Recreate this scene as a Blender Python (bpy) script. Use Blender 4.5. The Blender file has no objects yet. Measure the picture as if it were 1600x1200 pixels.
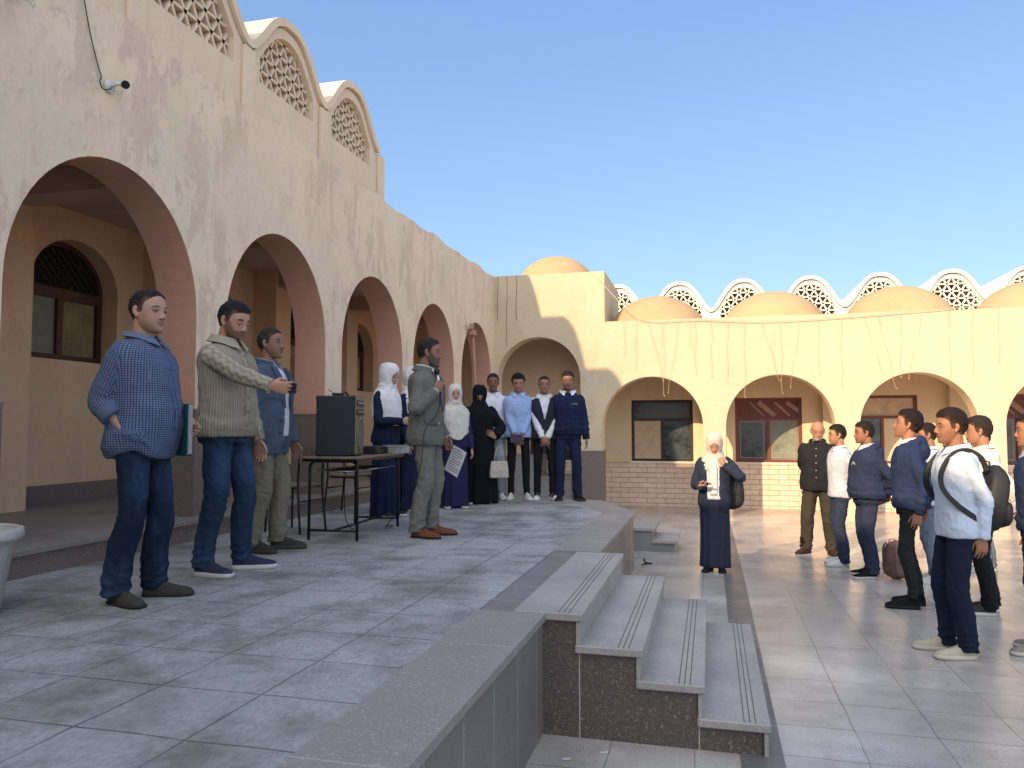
import bpy, math, random
import numpy as np
from mathutils import Vector, Matrix
from mathutils.geometry import tessellate_polygon
R = math.radians
sc = bpy.context.scene
# ---------------------------------------------------------------- camera, sky, sun, exposure
cam = bpy.data.objects.new('camera', bpy.data.cameras.new('camera'))
sc.collection.objects.link(cam); sc.camera = cam
cam.location = (0, 0, 1.65)
cam.rotation_euler = (R(90) + math.atan(68/1200), 0, R(14.5))
cam.data.sensor_width = 36; cam.data.lens = 27.0
cam.data.clip_start = 0.05; cam.data.clip_end = 2000
SUN_AZ = 22.2; SUN_EL = 24.0            # direction the light travels, from +Y towards +X ; height of the sun
w = bpy.data.worlds.new('World'); sc.world = w; w.use_nodes = True
nt = w.node_tree; bg = nt.nodes['Background']
sky = nt.nodes.new('ShaderNodeTexSky'); sky.sky_type = 'NISHITA'; sky.sun_disc = False
sky.sun_elevation = R(SUN_EL); sky.sun_rotation = R(180 + SUN_AZ)
sky.air_density = 1.0; sky.dust_density = .4; sky.ozone_density = 2.5; sky.altitude = 0
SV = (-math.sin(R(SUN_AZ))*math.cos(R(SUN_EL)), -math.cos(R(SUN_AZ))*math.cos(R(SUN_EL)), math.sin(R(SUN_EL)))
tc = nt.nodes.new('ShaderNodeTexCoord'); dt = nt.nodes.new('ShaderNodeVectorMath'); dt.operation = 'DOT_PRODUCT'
nt.links.new(tc.outputs['Generated'], dt.inputs[0]); dt.inputs[1].default_value = SV      # warm glow added on the sun side of the sky to fill the shade
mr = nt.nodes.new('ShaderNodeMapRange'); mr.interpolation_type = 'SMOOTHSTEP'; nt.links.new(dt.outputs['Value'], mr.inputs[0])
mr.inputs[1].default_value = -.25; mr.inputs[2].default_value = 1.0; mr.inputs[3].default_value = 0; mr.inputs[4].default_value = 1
glow_add = nt.nodes.new('ShaderNodeMix'); glow_add.data_type = 'RGBA'; glow_add.blend_type = 'ADD'; glow_add.inputs[0].default_value = 1
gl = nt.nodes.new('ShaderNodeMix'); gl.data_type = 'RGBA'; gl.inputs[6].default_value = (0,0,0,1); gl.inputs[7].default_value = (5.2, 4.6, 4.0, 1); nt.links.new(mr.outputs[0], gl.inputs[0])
hs_ = nt.nodes.new('ShaderNodeHueSaturation'); hs_.inputs['Saturation'].default_value = .92; hs_.inputs['Value'].default_value = .78; nt.links.new(sky.outputs[0], hs_.inputs['Color'])
sx = nt.nodes.new('ShaderNodeSeparateXYZ'); nt.links.new(tc.outputs['Generated'], sx.inputs[0])
up = nt.nodes.new('ShaderNodeMapRange'); nt.links.new(sx.outputs[2], up.inputs[0]); up.inputs[1].default_value = 0; up.inputs[2].default_value = .62
gd = nt.nodes.new('ShaderNodeMix'); gd.data_type = 'RGBA'; gd.inputs[6].default_value = (1.34, 2.02, 3.0, 1); gd.inputs[7].default_value = (.56, 1.22, 2.5, 1); nt.links.new(up.outputs[0], gd.inputs[0])
ev = nt.nodes.new('ShaderNodeMix'); ev.data_type = 'RGBA'; ev.inputs[0].default_value = .68; nt.links.new(hs_.outputs[0], ev.inputs[6]); nt.links.new(gd.outputs[2], ev.inputs[7])
nt.links.new(ev.outputs[2], glow_add.inputs[6]); nt.links.new(gl.outputs[2], glow_add.inputs[7])
nt.links.new(glow_add.outputs[2], bg.inputs[0]); bg.inputs[1].default_value = 0.15
sl = bpy.data.lights.new('sun', 'SUN'); sun = bpy.data.objects.new('sun', sl); sc.collection.objects.link(sun)
sl.energy = 2.9; sl.angle = R(0.5); sl.color = (1.0, 0.71, 0.42)
sun.rotation_euler = Vector((math.sin(R(SUN_AZ))*math.cos(R(SUN_EL)), math.cos(R(SUN_AZ))*math.cos(R(SUN_EL)), -math.sin(R(SUN_EL)))).to_track_quat('-Z', 'Y').to_euler()
sc.view_settings.view_transform = 'Standard'; sc.view_settings.look = 'None'
sc.view_settings.exposure = 1.1; sc.view_settings.gamma = 1
sc.render.engine = 'CYCLES'
try:
    sc.cycles.use_denoising = True; sc.cycles.max_bounces = 6; sc.cycles.diffuse_bounces = 4
except Exception: pass
random.seed(4)
COL = sc.collection
# ---------------------------------------------------------------- numeric helpers
def _h(ix, iy, iz, s):
    n = (ix*374761393 + iy*668265263 + iz*2147483647 + s*974634777) & 0xffffffff
    n = ((n ^ (n >> 13))*1274126177) & 0xffffffff
    n = n ^ (n >> 16)
    return (n & 0xffff)/65535.0
def vnoise(P, seed=0):
    P = np.asarray(P, float); I = np.floor(P).astype(np.int64); f = P - I; f = f*f*(3-2*f)
    r = 0
    for a in (0, 1):
        for b in (0, 1):
            for c in (0, 1):
                wt = (f[:,0] if a else 1-f[:,0])*(f[:,1] if b else 1-f[:,1])*(f[:,2] if c else 1-f[:,2])
                r = r + wt*_h(I[:,0]+a, I[:,1]+b, I[:,2]+c, seed)
    return r
def fbm(P, seed=0, o=3):
    P = np.asarray(P, float); r = 0; a = 0.5; t = 0
    for k in range(o):
        r = r + a*vnoise(P*2**k, seed+k*7); t += a; a *= .5
    return r/t
def sm(a, b, x):
    t = np.clip((x-a)/(b-a), 0, 1); return t*t*(3-2*t)
def V3(*a): return np.array(a, float)
def unit(v): v = np.asarray(v, float); return v/(np.linalg.norm(v)+1e-12)
# ---------------------------------------------------------------- mesh collector
class MB:
    def __init__(s): s.v = []; s.f = []; s.m = []; s.n = 0
    def add(s, v, f, m=0):
        v = np.asarray(v, float).reshape(-1, 3); k = s.n
        s.v.append(v); s.n += len(v)
        for q in f: s.f.append(tuple(int(i)+k for i in q)); s.m.append(m)
        return s
    def box(s, a, b, m=0, bev=0):
        x0,y0,z0 = a; x1,y1,z1 = b
        if bev <= 0:
            v = [(x0,y0,z0),(x1,y0,z0),(x1,y1,z0),(x0,y1,z0),(x0,y0,z1),(x1,y0,z1),(x1,y1,z1),(x0,y1,z1)]
            return s.add(v, [(0,3,2,1),(4,5,6,7),(0,1,5,4),(1,2,6,5),(2,3,7,6),(3,0,4,7)], m)
        e = bev
        rings = []
        for z, i in ((z0, e), (z0+e, 0), (z1-e, 0), (z1, e)):
            rings.append(np.array([(x0+e+i*.6,y0+i,z),(x1-e-i*.6,y0+i,z),(x1-i,y0+e+i*.6,z),(x1-i,y1-e-i*.6,z),(x1-e-i*.6,y1-i,z),(x0+e+i*.6,y1-i,z),(x0+i,y1-e-i*.6,z),(x0+i,y0+e+i*.6,z)]))
        return s.loft(rings, m)
    def loft(s, rings, m=0, cap=True, closed=True):
        rings = [np.asarray(r, float) for r in rings]; n = len(rings[0]); f = []
        for i in range(len(rings)-1):
            for j in range(n if closed else n-1):
                a = i*n+j; b = i*n+(j+1) % n
                f.append((a, b, b+n, a+n))
        if cap:
            f.append(tuple(range(n))[::-1]); k = (len(rings)-1)*n; f.append(tuple(range(k, k+n)))
        return s.add(np.vstack(rings), f, m)
    def tube(s, pts, r, n=8, m=0, cap=True, up=None, flat=1.0):
        pts = [np.asarray(p, float) for p in pts]; k = len(pts)
        if np.isscalar(r): r = [r]*k
        rings = []; prev = None
        for i, p in enumerate(pts):
            t = unit((pts[min(i+1, k-1)]-pts[max(i-1, 0)]))
            if prev is None:
                u = np.asarray(up, float) if up is not None else (V3(0,0,1) if abs(t[2]) < .9 else V3(1,0,0))
            else: u = prev
            u = unit(u - t*np.dot(u, t)); prev = u; v = np.cross(t, u)
            a = np.arange(n)*2*math.pi/n
            rr = r[i]
            rings.append(p + np.outer(np.cos(a)*rr*flat, u) + np.outer(np.sin(a)*rr, v))
        return s.loft(rings, m, cap)
    def ell(s, c, r, n=16, k=10, m=0, rot=None):
        rings = []
        for i in range(k+1):
            ph = -math.pi/2 + math.pi*(i+.0)/k; cr = max(math.cos(ph), .02)
            a = np.arange(n)*2*math.pi/n
            p = np.stack([np.cos(a)*cr*r[0], np.sin(a)*cr*r[1], np.full(n, math.sin(ph)*r[2])], 1)
            if rot is not None: p = p @ np.array(rot).T
            rings.append(p + np.asarray(c, float))
        return s.loft(rings, m)
    def poly(s, outer, p0, p1, axis, m=0, m1=None, ms=None, holes=(), mh=None):
        """2-D outline (u,z) extruded between two planes; axis 'x': u=Y plane=X ; axis 'y': u=X plane=Y."""
        loops = [list(outer)] + [list(h) for h in holes]
        mp = (lambda p, u, z: (p, u, z)) if axis == 'x' else (lambda p, u, z: (u, p, z))
        tri = tessellate_polygon([[Vector((a, b, 0)) for a, b in l] for l in loops])
        flat = [q for l in loops for q in l]; n = len(flat)
        v = [mp(p0, *q) for q in flat] + [mp(p1, *q) for q in flat]
        s.add(v, [], 0); k = s.n - 2*n
        m1 = m if m1 is None else m1; ms = m if ms is None else ms; mh = ms if mh is None else mh
        for t in tri:
            s.f.append((k+t[0], k+t[1], k+t[2])); s.m.append(m)
            s.f.append((k+n+t[2], k+n+t[1], k+n+t[0])); s.m.append(m1)
        o = 0
        for li, l in enumerate(loops):
            for i in range(len(l)):
                a = o+i; b = o+(i+1) % len(l)
                mm = ms(l[i], l[(i+1) % len(l)]) if callable(ms) and li == 0 else (mh if li else (ms if not callable(ms) else 0))
                s.f.append((k+a, k+b, k+n+b, k+n+a)); s.m.append(mm)
            o += len(l)
        return s
    def arr(s): return np.vstack(s.v), s.f, s.m
    def build(s, name, mats, parent=None, smooth=False, col=None, fix=True, loc=None):
        V, F, Mi = s.arr()
        return mk(name, V, F, mats, parent, smooth, Mi, col, fix)
def mk(name, V, F, mats, parent=None, smooth=False, Mi=None, col=None, fix=True, attrs=None):
    me = bpy.data.meshes.new(name)
    me.from_pydata([tuple(p) for p in V], [], [tuple(f) for f in F])
    if not isinstance(mats, (list, tuple)): mats = [mats]
    for x in mats: me.materials.append(x)
    if Mi is not None and len(mats) > 1: me.polygons.foreach_set('material_index', np.asarray(Mi, np.int32))
    if fix:
        import bmesh
        bm = bmesh.new(); bm.from_mesh(me); bmesh.ops.recalc_face_normals(bm, faces=bm.faces[:]); bm.to_mesh(me); bm.free()
    if smooth: me.polygons.foreach_set('use_smooth', np.ones(len(me.polygons), bool))
    if col is not None:
        a = me.color_attributes.new('Col', 'FLOAT_COLOR', 'POINT')
        c = np.ones((len(V), 4)); c[:, :3] = col; a.data.foreach_set('color', c.ravel())
    if attrs:
        for k, arr in attrs.items():
            a = me.attributes.new(k, 'FLOAT_VECTOR', 'POINT'); a.data.foreach_set('vector', np.asarray(arr, float).ravel())
    me.update()
    o = bpy.data.objects.new(name, me); COL.objects.link(o)
    if parent is not None: o.parent = parent
    return o
def thing(name, label, cat, loc=(0,0,0), rz=0, group=None, scale=1):
    o = bpy.data.objects.new(name, None); COL.objects.link(o); o.empty_display_size = .2
    o.location = loc; o.rotation_euler = (0, 0, R(rz)); o.scale = (scale,)*3
    o['label'] = label; o['category'] = cat
    if group: o['group'] = group
    return o
def tag(o, label, cat, group=None):
    o['label'] = label; o['category'] = cat
    if group: o['group'] = group
    return o
def struct(o, kind='structure'): o['kind'] = kind; return o
def copy_tree(o, parent=None):
    c = o.copy(); COL.objects.link(c); c.parent = parent
    for ch in list(o.children): copy_tree(ch, c)
    return c
# ---------------------------------------------------------------- node helpers
class NT:
    def __init__(s, name, rough=.8, spec=.3):
        s.m = bpy.data.materials.new(name); s.m.use_nodes = True; s.t = s.m.node_tree
        s.b = s.t.nodes['Principled BSDF']; s.b.inputs['Roughness'].default_value = rough
        s.b.inputs['Specular IOR Level'].default_value = spec
    def n(s, ty, **kw):
        x = s.t.nodes.new('ShaderNode'+ty)
        for k, v in kw.items():
            if k.startswith('i_'):
                key = k[2:]; key = int(key) if key.isdigit() else key.replace('_', ' ')
                s.put(x.inputs[key], v)
            else: setattr(x, k, v)
        return x
    def put(s, inp, v):
        if isinstance(v, bpy.types.NodeSocket): s.t.links.new(v, inp)
        elif isinstance(v, bpy.types.Node): s.t.links.new(v.outputs[0], inp)
        else:
            if isinstance(v, tuple) and len(v) == 3 and len(inp.default_value) == 4: v = (*v, 1)
            inp.default_value = v
    def math(s, op, a, b=0, c=0, clamp=False):
        x = s.n('Math', operation=op, use_clamp=clamp); s.put(x.inputs[0], a); s.put(x.inputs[1], b)
        if len(x.inputs) > 2: s.put(x.inputs[2], c)
        return x.outputs[0]
    def mapr(s, v, a, b, c=0., d=1.):
        x = s.n('MapRange'); x.inputs[1].default_value = a; x.inputs[2].default_value = b; x.inputs[3].default_value = c; x.inputs[4].default_value = d
        s.put(x.inputs[0], v); return x.outputs[0]
    def mix(s, f, a, b, mode='MIX'):
        x = s.n('Mix', data_type='RGBA', blend_type=mode)
        s.put(x.inputs[0], f); s.put(x.inputs[6], a); s.put(x.inputs[7], b); return x.outputs[2]
    def pos(s): return s.n('NewGeometry').outputs['Position']
    def obj(s): return s.n('TexCoord').outputs['Object']
    def mapping(s, v, scale=(1,1,1), loc=(0,0,0), rot=(0,0,0)):
        x = s.n('Mapping'); s.put(x.inputs[0], v); x.inputs['Scale'].default_value = scale; x.inputs['Location'].default_value = loc; x.inputs['Rotation'].default_value = rot
        return x.outputs[0]
    def noise(s, v, scale=5, detail=4, rough=.55, dist=0):
        x = s.n('TexNoise'); s.put(x.inputs['Vector'], v); x.inputs['Scale'].default_value = scale; x.inputs['Detail'].default_value = detail
        x.inputs['Roughness'].default_value = rough; x.inputs['Distortion'].default_value = dist; return x.outputs[0]
    def bump(s, h, strength=.3, dist=.01):
        x = s.n('Bump'); x.inputs['Strength'].default_value = strength; x.inputs['Distance'].default_value = dist
        s.put(x.inputs['Height'], h); s.t.links.new(x.outputs[0], s.b.inputs['Normal']); return x
    def base(s, c): s.put(s.b.inputs['Base Color'], c); return s
    def rough(s, c): s.put(s.b.inputs['Roughness'], c); return s
def plain(name, col, rough=.6, metal=0, spec=.4, var=.12, bump=0, scale=30):
    t = NT(name, rough, spec); t.b.inputs['Metallic'].default_value = metal
    n = t.noise(t.obj(), scale, 4)
    k = t.mapr(n, .3, .7, 1-var, 1+var)
    t.base(t.mix(1, col, t.n('CombineColor', i_0=k, i_1=k, i_2=k).outputs[0], 'MULTIPLY'))
    if bump: t.bump(n, bump, .004)
    return t.m
# ================================================================ materials of the setting
def plaster(name, col, patch, patch_amt=.5, scuff=.3, green=.0, low=0.52):
    t = NT(name, .9, .15); P = t.pos()
    big = t.noise(P, .8, 5, .6); st = t.noise(t.mapping(P, (2.3, 2.3, .8)), 1.5, 10, .72, .5)
    fine = t.noise(P, 14, 6, .7); strk = t.noise(t.mapping(P, (6, 6, .6)), 1.2, 5, .6)
    c = t.mix(t.mapr(big, .35, .68), col, tuple(min(1, x*y) for x, y in zip(col, (.90, .90, .92))))
    if green: c = t.mix(t.math('MULTIPLY', t.mapr(t.noise(P, .55, 3), .5, .68), green), c, tuple(x*y for x, y in zip(col, (.80, .90, .86))))
    pm = t.math('MULTIPLY', t.mapr(st, low, low+.035), t.mapr(t.noise(P, .9, 2), .40, .55))
    c = t.mix(t.math('MULTIPLY', pm, patch_amt), c, patch)
    c = t.mix(t.math('MULTIPLY', t.mapr(strk, .55, .75), .35), c, tuple(x*.86 for x in col))
    sm_ = t.math('MULTIPLY', t.mapr(t.noise(t.mapping(P, (1, 2.2, 1.3), rot=(.6, 0, 0)), 3.4, 8, .72), .56, .66), t.mapr(t.noise(P, .7, 2), .48, .6))
    c = t.mix(t.math('MULTIPLY', sm_, scuff), c, (.26, .21, .17))
    vo = t.n('TexVoronoi'); t.put(vo.inputs['Vector'], P); vo.inputs['Scale'].default_value = 3.2; pit = t.math('MULTIPLY', t.mapr(vo.outputs['Distance'], .035, .02), t.mapr(t.noise(P, 1.3, 2), .52, .56))
    c = t.mix(t.math('MULTIPLY', pit, min(1, scuff*2.2)), c, (.12, .09, .07))
    k = t.mapr(fine, .3, .7, .95, 1.05)
    t.base(t.mix(1, c, t.n('CombineColor', i_0=k, i_1=k, i_2=k).outputs[0], 'MULTIPLY'))
    h = t.math('ADD', t.math('MULTIPLY', fine, .4), t.math('SUBTRACT', t.math('MULTIPLY', t.noise(P, 3, 4), 1.2), t.math('MULTIPLY', pm, .5)))
    t.bump(h, .35, .02); return t.m
M = {}
M['wall_aged'] = plaster('aged_cream_plaster', (.82, .655, .465), (.62, .46, .33), .62, .30, .5, .50)
M['wall'] = plaster('cream_plaster', (.585, .49, .335), (.51, .415, .275), .60, .16, .1, .56)
M['hall'] = plaster('hall_plaster', (.72, .58, .42), (.64, .48, .36), .3, .1, .35, .56)
M['white_trim'] = plaster('white_render', (.86, .78, .64), (.76, .66, .52), .35, .1)
M['reveal'] = plaster('pink_reveal_plaster', (.58, .33, .235), (.64, .39, .28), .35, .06, 0, .58)
M['inner'] = plaster('ochre_inner_plaster', (.80, .54, .32), (.70, .47, .29), .4, .08)
M['inner_b'] = plaster('sand_inner_plaster', (.76, .60, .40), (.68, .52, .34), .4, .05)
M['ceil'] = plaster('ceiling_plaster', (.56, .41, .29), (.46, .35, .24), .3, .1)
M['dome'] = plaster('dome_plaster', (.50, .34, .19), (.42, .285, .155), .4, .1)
M['roof'] = plaster('roof_screed', (.45, .38, .3), (.4, .3, .2), .3, .2)
def granite(name, a, b, c3, scale=120, rough=.35, big=.2, seam=None):
    t = NT(name, rough, .5); P = t.pos()
    n1 = t.noise(P, scale, 3, .8); n2 = t.noise(P, scale*.45, 3, .7); n3 = t.noise(P, 1.6, 4, .6)
    c = t.mix(t.mapr(n1, .42, .58), a, b); c = t.mix(t.mapr(n2, .57, .66), c, c3)
    c = t.mix(t.math('MULTIPLY', t.mapr(n3, .35, .7), big), c, tuple(x*.55 for x in a))
    if seam is not None:
        ax, step, off = seam
        s3 = t.n('SeparateXYZ'); t.put(s3.inputs[0], P)
        f = t.math('ABSOLUTE', t.math('SUBTRACT', t.math('FRACT', t.math('DIVIDE', t.math('ADD', s3.outputs[ax], off), step)), .5))
        c = t.mix(t.mapr(f, .5-.004/step, .5-.002/step), c, (.42, .37, .33))
    t.base(c); t.rough(t.mapr(n3, .3, .7, rough*.8, rough*1.4)); return t.m
M['granite_brown'] = granite('brown_granite', (.135,.105,.095), (.060,.045,.042), (.27,.20,.18), 105, .4, .25, (0, .62, .08))
M['granite_side'] = granite('brown_granite_side', (.21,.185,.175), (.155,.135,.125), (.27,.24,.225), 150, .45, .3, (1, .41, .1))
M['granite_cop'] = granite('coping_granite', (.30,.275,.25), (.215,.195,.175), (.40,.37,.34), 130, .5, .3, (1, 1.3, .45))
M['granite_dado'] = granite('dado_granite', (.20,.155,.135), (.14,.11,.10), (.29,.23,.20), 130, .4, .25)
M['granite_grey'] = granite('grey_granite', (.25,.25,.25), (.17,.17,.175), (.35,.34,.33), 130, .45, .3)
M['tread'] = granite('tread_stone', (.385,.362,.33), (.32,.30,.275), (.45,.425,.39), 55, .5, .55)
M['joint'] = plain('groove_dark', (.11,.10,.09), .9)
M['grout'] = plain('pale_grout', (.5,.47,.42), .9)
def paving(name, size, base, dark, rough, off=(0, 0), jw=.006, moss=.5, spk=70, patches=0., half=False):
    t = NT(name, rough, .5); P = t.pos()
    wob = t.n('VectorMath', operation='MULTIPLY_ADD'); nn = t.n('TexNoise'); t.put(nn.inputs['Vector'], P); nn.inputs['Scale'].default_value = 2.2
    t.put(wob.inputs[0], nn.outputs[1]); wob.inputs[1].default_value = (.035,.035,0); t.put(wob.inputs[2], P)
    Q = wob.outputs[0]
    br = t.n('TexBrick'); t.put(br.inputs['Vector'], t.mapping(Q, loc=(off[0], off[1], 0)))
    br.inputs['Color1'].default_value = (0,0,0,1); br.inputs['Color2'].default_value = (1,1,1,1)
    br.inputs['Scale'].default_value = 1; br.inputs['Mortar Size'].default_value = jw; br.inputs['Mortar Smooth'].default_value = .4
    br.inputs['Brick Width'].default_value = size[0]; br.inputs['Row Height'].default_value = size[1]
    br.offset = .5 if half else 0.; br.squash = 1
    tile = t.n('SeparateColor'); t.put(tile.inputs[0], br.outputs[0])
    n1 = t.noise(t.mapping(P, (1, .55, 1), rot=(0,0,.4)), spk, 4, .8); n2 = t.noise(P, spk*.3, 4, .7); n3 = t.noise(P, 1.1, 5, .65)
    c = t.mix(t.mapr(n1, .38, .62), base, dark); c = t.mix(t.mapr(n2, .58, .74, 0, .55), c, tuple(x*.42 for x in base))
    c = t.mix(t.mapr(tile.outputs[0], 0, 1, 0, .42), c, tuple(x*.55 for x in base))
    c = t.mix(t.mapr(n3, .40, .66, 0, .55), c, tuple(x*y for x, y in zip(base, (.55,.54,.50))))
    if patches:
        c = t.mix(t.mapr(t.noise(P, .5, 2), .5, .62, 0, patches), c, tuple(min(1, x*1.25) for x in base))
    ms = t.math('MULTIPLY', t.mapr(t.noise(P, 2.1, 5, .7), .44, .64), moss)
    jm = t.n('SeparateColor'); t.put(jm.inputs[0], br.outputs[0])
    c = t.mix(t.math('MULTIPLY', ms, .70), c, (.095,.09,.065))
    c = t.mix(t.math('MULTIPLY', br.outputs['Fac'], t.mapr(n3, .35, .65, .35, .9)), c, (.05,.045,.035))
    t.base(c)
    t.rough(t.mapr(t.math('ADD', t.math('MULTIPLY', n3, .6), t.math('MULTIPLY', n1, .4)), .35, .65, rough*.7, min(1, rough*1.5)))
    t.bump(t.math('SUBTRACT', t.math('MULTIPLY', n1, .4), t.math('MULTIPLY', br.outputs['Fac'], 1.0)), .25, .004)
    return t.m
M['plat'] = paving('platform_paving', (.43,.43), (.45,.455,.45), (.27,.275,.275), .55, (.34,.38), .006, 1., 55)
M['court'] = paving('courtyard_paving', (.42,.42), (.56,.525,.475), (.38,.365,.345), .22, (.09,-.01), .004, .4, 75, .5)
M['band'] = granite('dark_paving_band', (.16,.155,.15), (.11,.105,.10), (.22,.21,.2), 110, .35, .3, (1, .78, .1))
M['corr'] = granite('corridor_floor', (.26,.24,.22), (.2,.19,.18), (.33,.31,.29), 60, .4, .35)
def blocks(name):
    t = NT(name, .85, .2); P = t.pos()
    br = t.n('TexBrick'); t.put(br.inputs['Vector'], t.mapping(P, rot=(R(90),0,0)))
    for k, v in (('Color1', (.70,.55,.43,1)), ('Color2', (.75,.60,.47,1)), ('Mortar', (.33,.22,.16,1))): br.inputs[k].default_value = v
    br.inputs['Scale'].default_value = 1; br.inputs['Mortar Size'].default_value = .006; br.inputs['Brick Width'].default_value = .42; br.inputs['Row Height'].default_value = .118
    n = t.noise(P, 9, 4); k = t.mapr(n, .3, .7, .9, 1.08)
    t.base(t.mix(1, br.outputs[0], t.n('CombineColor', i_0=k, i_1=k, i_2=k).outputs[0], 'MULTIPLY'))
    t.bump(t.math('SUBTRACT', t.math('MULTIPLY', n, .5), br.outputs['Fac']), .6, .012); return t.m
M['blocks'] = blocks('split_block_dado')
M['wood'] = plain('dark_red_wood', (.085,.030,.020), .55, var=.3, bump=.2)
M['wood_red'] = plain('red_brown_wood', (.16,.045,.03), .5, var=.3, bump=.2)
M['wood_dark'] = plain('black_brown_wood', (.035,.022,.018), .5, var=.3)
M['board'] = plain('pale_board', (.55,.42,.28), .7, var=.15, scale=6)
M['curtain'] = plain('yellow_curtain', (.30,.235,.11), .9, var=.3, scale=4)
M['paper'] = plain('pasted_paper', (.24,.235,.185), .8, var=.12, scale=5)
M['planks'] = plain('faded_plank', (.36,.22,.17), .8, var=.2)
def glass(name, col, rough):
    t = NT(name, rough, .6); P = t.pos()
    n = t.noise(P, 2.5, 6, .7); c = t.mix(t.mapr(n, .4, .65), col, tuple(x*2.0 for x in col)); t.base(c)
    t.rough(t.mapr(n, .35, .65, rough, rough+.35)); return t.m
M['glass'] = glass('dusty_dark_glass', (.022,.030,.032), .12)
M['glass_b'] = glass('blue_grey_glass', (.05,.055,.065), .2)
M['glass_g'] = glass('grey_green_glass', (.12,.14,.11), .3)
M['metal_dk'] = plain('black_metal', (.02,.02,.022), .4, .6)
M['cable'] = plain('black_cable', (.012,.012,.012), .6)
M['cable_w'] = plain('old_white_cable', (.50,.43,.30), .7)
M['white_plastic'] = plain('aged_white_plastic', (.62,.61,.57), .5)
# ================================================================ ground
def gz(Y): return 0.0 if Y < 9 else (-.18*(Y-9)/7.37 if Y < 16.37 else -.18)
ys = [-80, -20, 0, 3, 6, 9, 10.5, 12, 13.5, 15, 16.37, 20, 30, 60, 400]; xs = [-400, -60, -20, -8, -4, 0, 4, 8, 20, 60, 400]
g = MB(); v = [(x, y, gz(y)) for y in ys for x in xs]; nx = len(xs)
g.add(v, [(j*nx+i, j*nx+i+1, (j+1)*nx+i+1, (j+1)*nx+i) for j in range(len(ys)-1) for i in range(nx-1)])
struct(g.build('ground', M['court'], fix=False))
g = MB(); bys = [3.0, 9, 10.5, 12, 13.5, 15, 16.3]
g.add([(x, y, gz(y)+.004) for y in bys for x in (.12, .33)], [(2*i, 2*i+1, 2*i+3, 2*i+2) for i in range(len(bys)-1)])
struct(g.build('dark_band', M['band'], fix=False)); bpy.data.objects['dark_band'].name = 'path'
# ================================================================ platform
pl = thing('stone_platform', 'raised granite paved platform with brown coping edge beside the steps', 'platform', (-2.6, 4, 0))
def local(mb, o):   # shift world-built vertices into the thing's own frame
    L = np.array(o.location); mb.v = [v - L for v in mb.v]; return mb
def part(mb, name, mats, o, smooth=False, col=None):
    local(mb, o) if o is not None and not o.get('_w') else None
    return mb.build(name, mats, o, smooth, col)
top = [(-7.0,-12),(-.90,-12),(-.90,9.2),(-1.47,10.55),(-4.42,11.15),(-7.0,11.15)]
def prism(mb, pts, z0, z1, m=0, mside=None):
    n = len(pts); k = mb.n
    mb.add([(x,y,z0) for x,y in pts]+[(x,y,z1) for x,y in pts], [tuple(range(n,2*n))]+[tuple(range(n))[::-1]], m)
    for i in range(n):
        j = (i+1) % n; mb.f.append((k+i, k+j, k+n+j, k+n+i)); mb.m.append(m if mside is None else mside)
b = MB(); prism(b, top, -.3, .640, 0, 0); part(b, 'side_wall', M['granite_side'], pl)
inner = [(-7.0,-12),(-1.255,-12),(-1.255,9.1),(-1.75,10.25),(-4.42,10.8),(-7.0,10.8)]
b = MB(); prism(b, inner, .60, .650); part(b, 'paving', M['plat'], pl)
b = MB()
prism(b, [(-1.253,-12),(-.875,-12),(-.875,4.10),(-1.253,4.10)], .615, .652)
prism(b, [(-1.253,6.22),(-.875,6.22),(-.875,9.21),(-1.253,9.09)], .615, .652)
prism(b, [(-1.253,9.094),(-.875,9.214),(-1.45,10.575),(-1.75,10.25)], .615, .652)
prism(b, [(-1.754,10.254),(-1.454,10.579),(-4.42,11.18),(-4.42,10.804)], .615, .652)
part(b, 'coping', M['granite_cop'], pl)
# ================================================================ steps
st = thing('stone_stairs', 'four stone steps with grooved nosings coming down from the platform', 'stairs', (-.3, 5.1, 0))
TX = [-.682, -.363, -.05, .27]; TZ = [.655, .49, .33, .165]; Y0, Y1 = 4.12, 6.17
b = MB()
lx = -1.0
for i in range(4):   # riser block: pale riser, brown side
    x1 = TX[i]-.035; x0 = -.90 if i == 0 else TX[i-1]-.035
    b.box((x0, Y0+.03, -.2), (x1, Y1-.02, TZ[i]-.045), 0)
part(b, 'side_cheek', M['granite_brown'], st)
b = MB()
for i in range(4):
    x1 = TX[i]-.035; zb = (TZ[i+1] if i < 3 else 0.0); b.box((x1+.002, Y0+.012, zb+.001), (x1+.022, Y1-.012, TZ[i]-.045))
part(b, 'riser', M['tread'], st)
for i in range(4):
    xl = [-1.06, -.72, -.40, -.09][i]; b = MB()
    b.box((xl, Y0, TZ[i]-.043), (TX[i], Y1, TZ[i]), 0, .006)
    tr = part(b, 'tread', [M['tread'], M['joint']], st)
    b = MB()
    for k in range(3):
        xg = TX[i]-.075-.028*k; b.box((xg, Y0+.012, TZ[i]-.004), (xg+.005, Y1-.012, TZ[i]+.0012))
    part(b, 'nosing_groove', M['joint'], None); o = bpy.context.scene.objects[-1] if False else b
# grooves are collected again below as children of their treads
for o in [x for x in COL.objects if x.name.startswith('nosing_groove')]: bpy.data.objects.remove(o)
treads = sorted([x for x in st.children if x.name.startswith('tread')], key=lambda o: o.name)
for i, tr in enumerate(treads):
    b = MB()
    for k in range(3):
        xg = TX[i]-.075-.028*k; b.box((xg, Y0+.012, TZ[i]-.004), (xg+.005, Y1-.012, TZ[i]+.0012))
    local(b, st); b.build('nosing_groove', M['joint'], tr)
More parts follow.
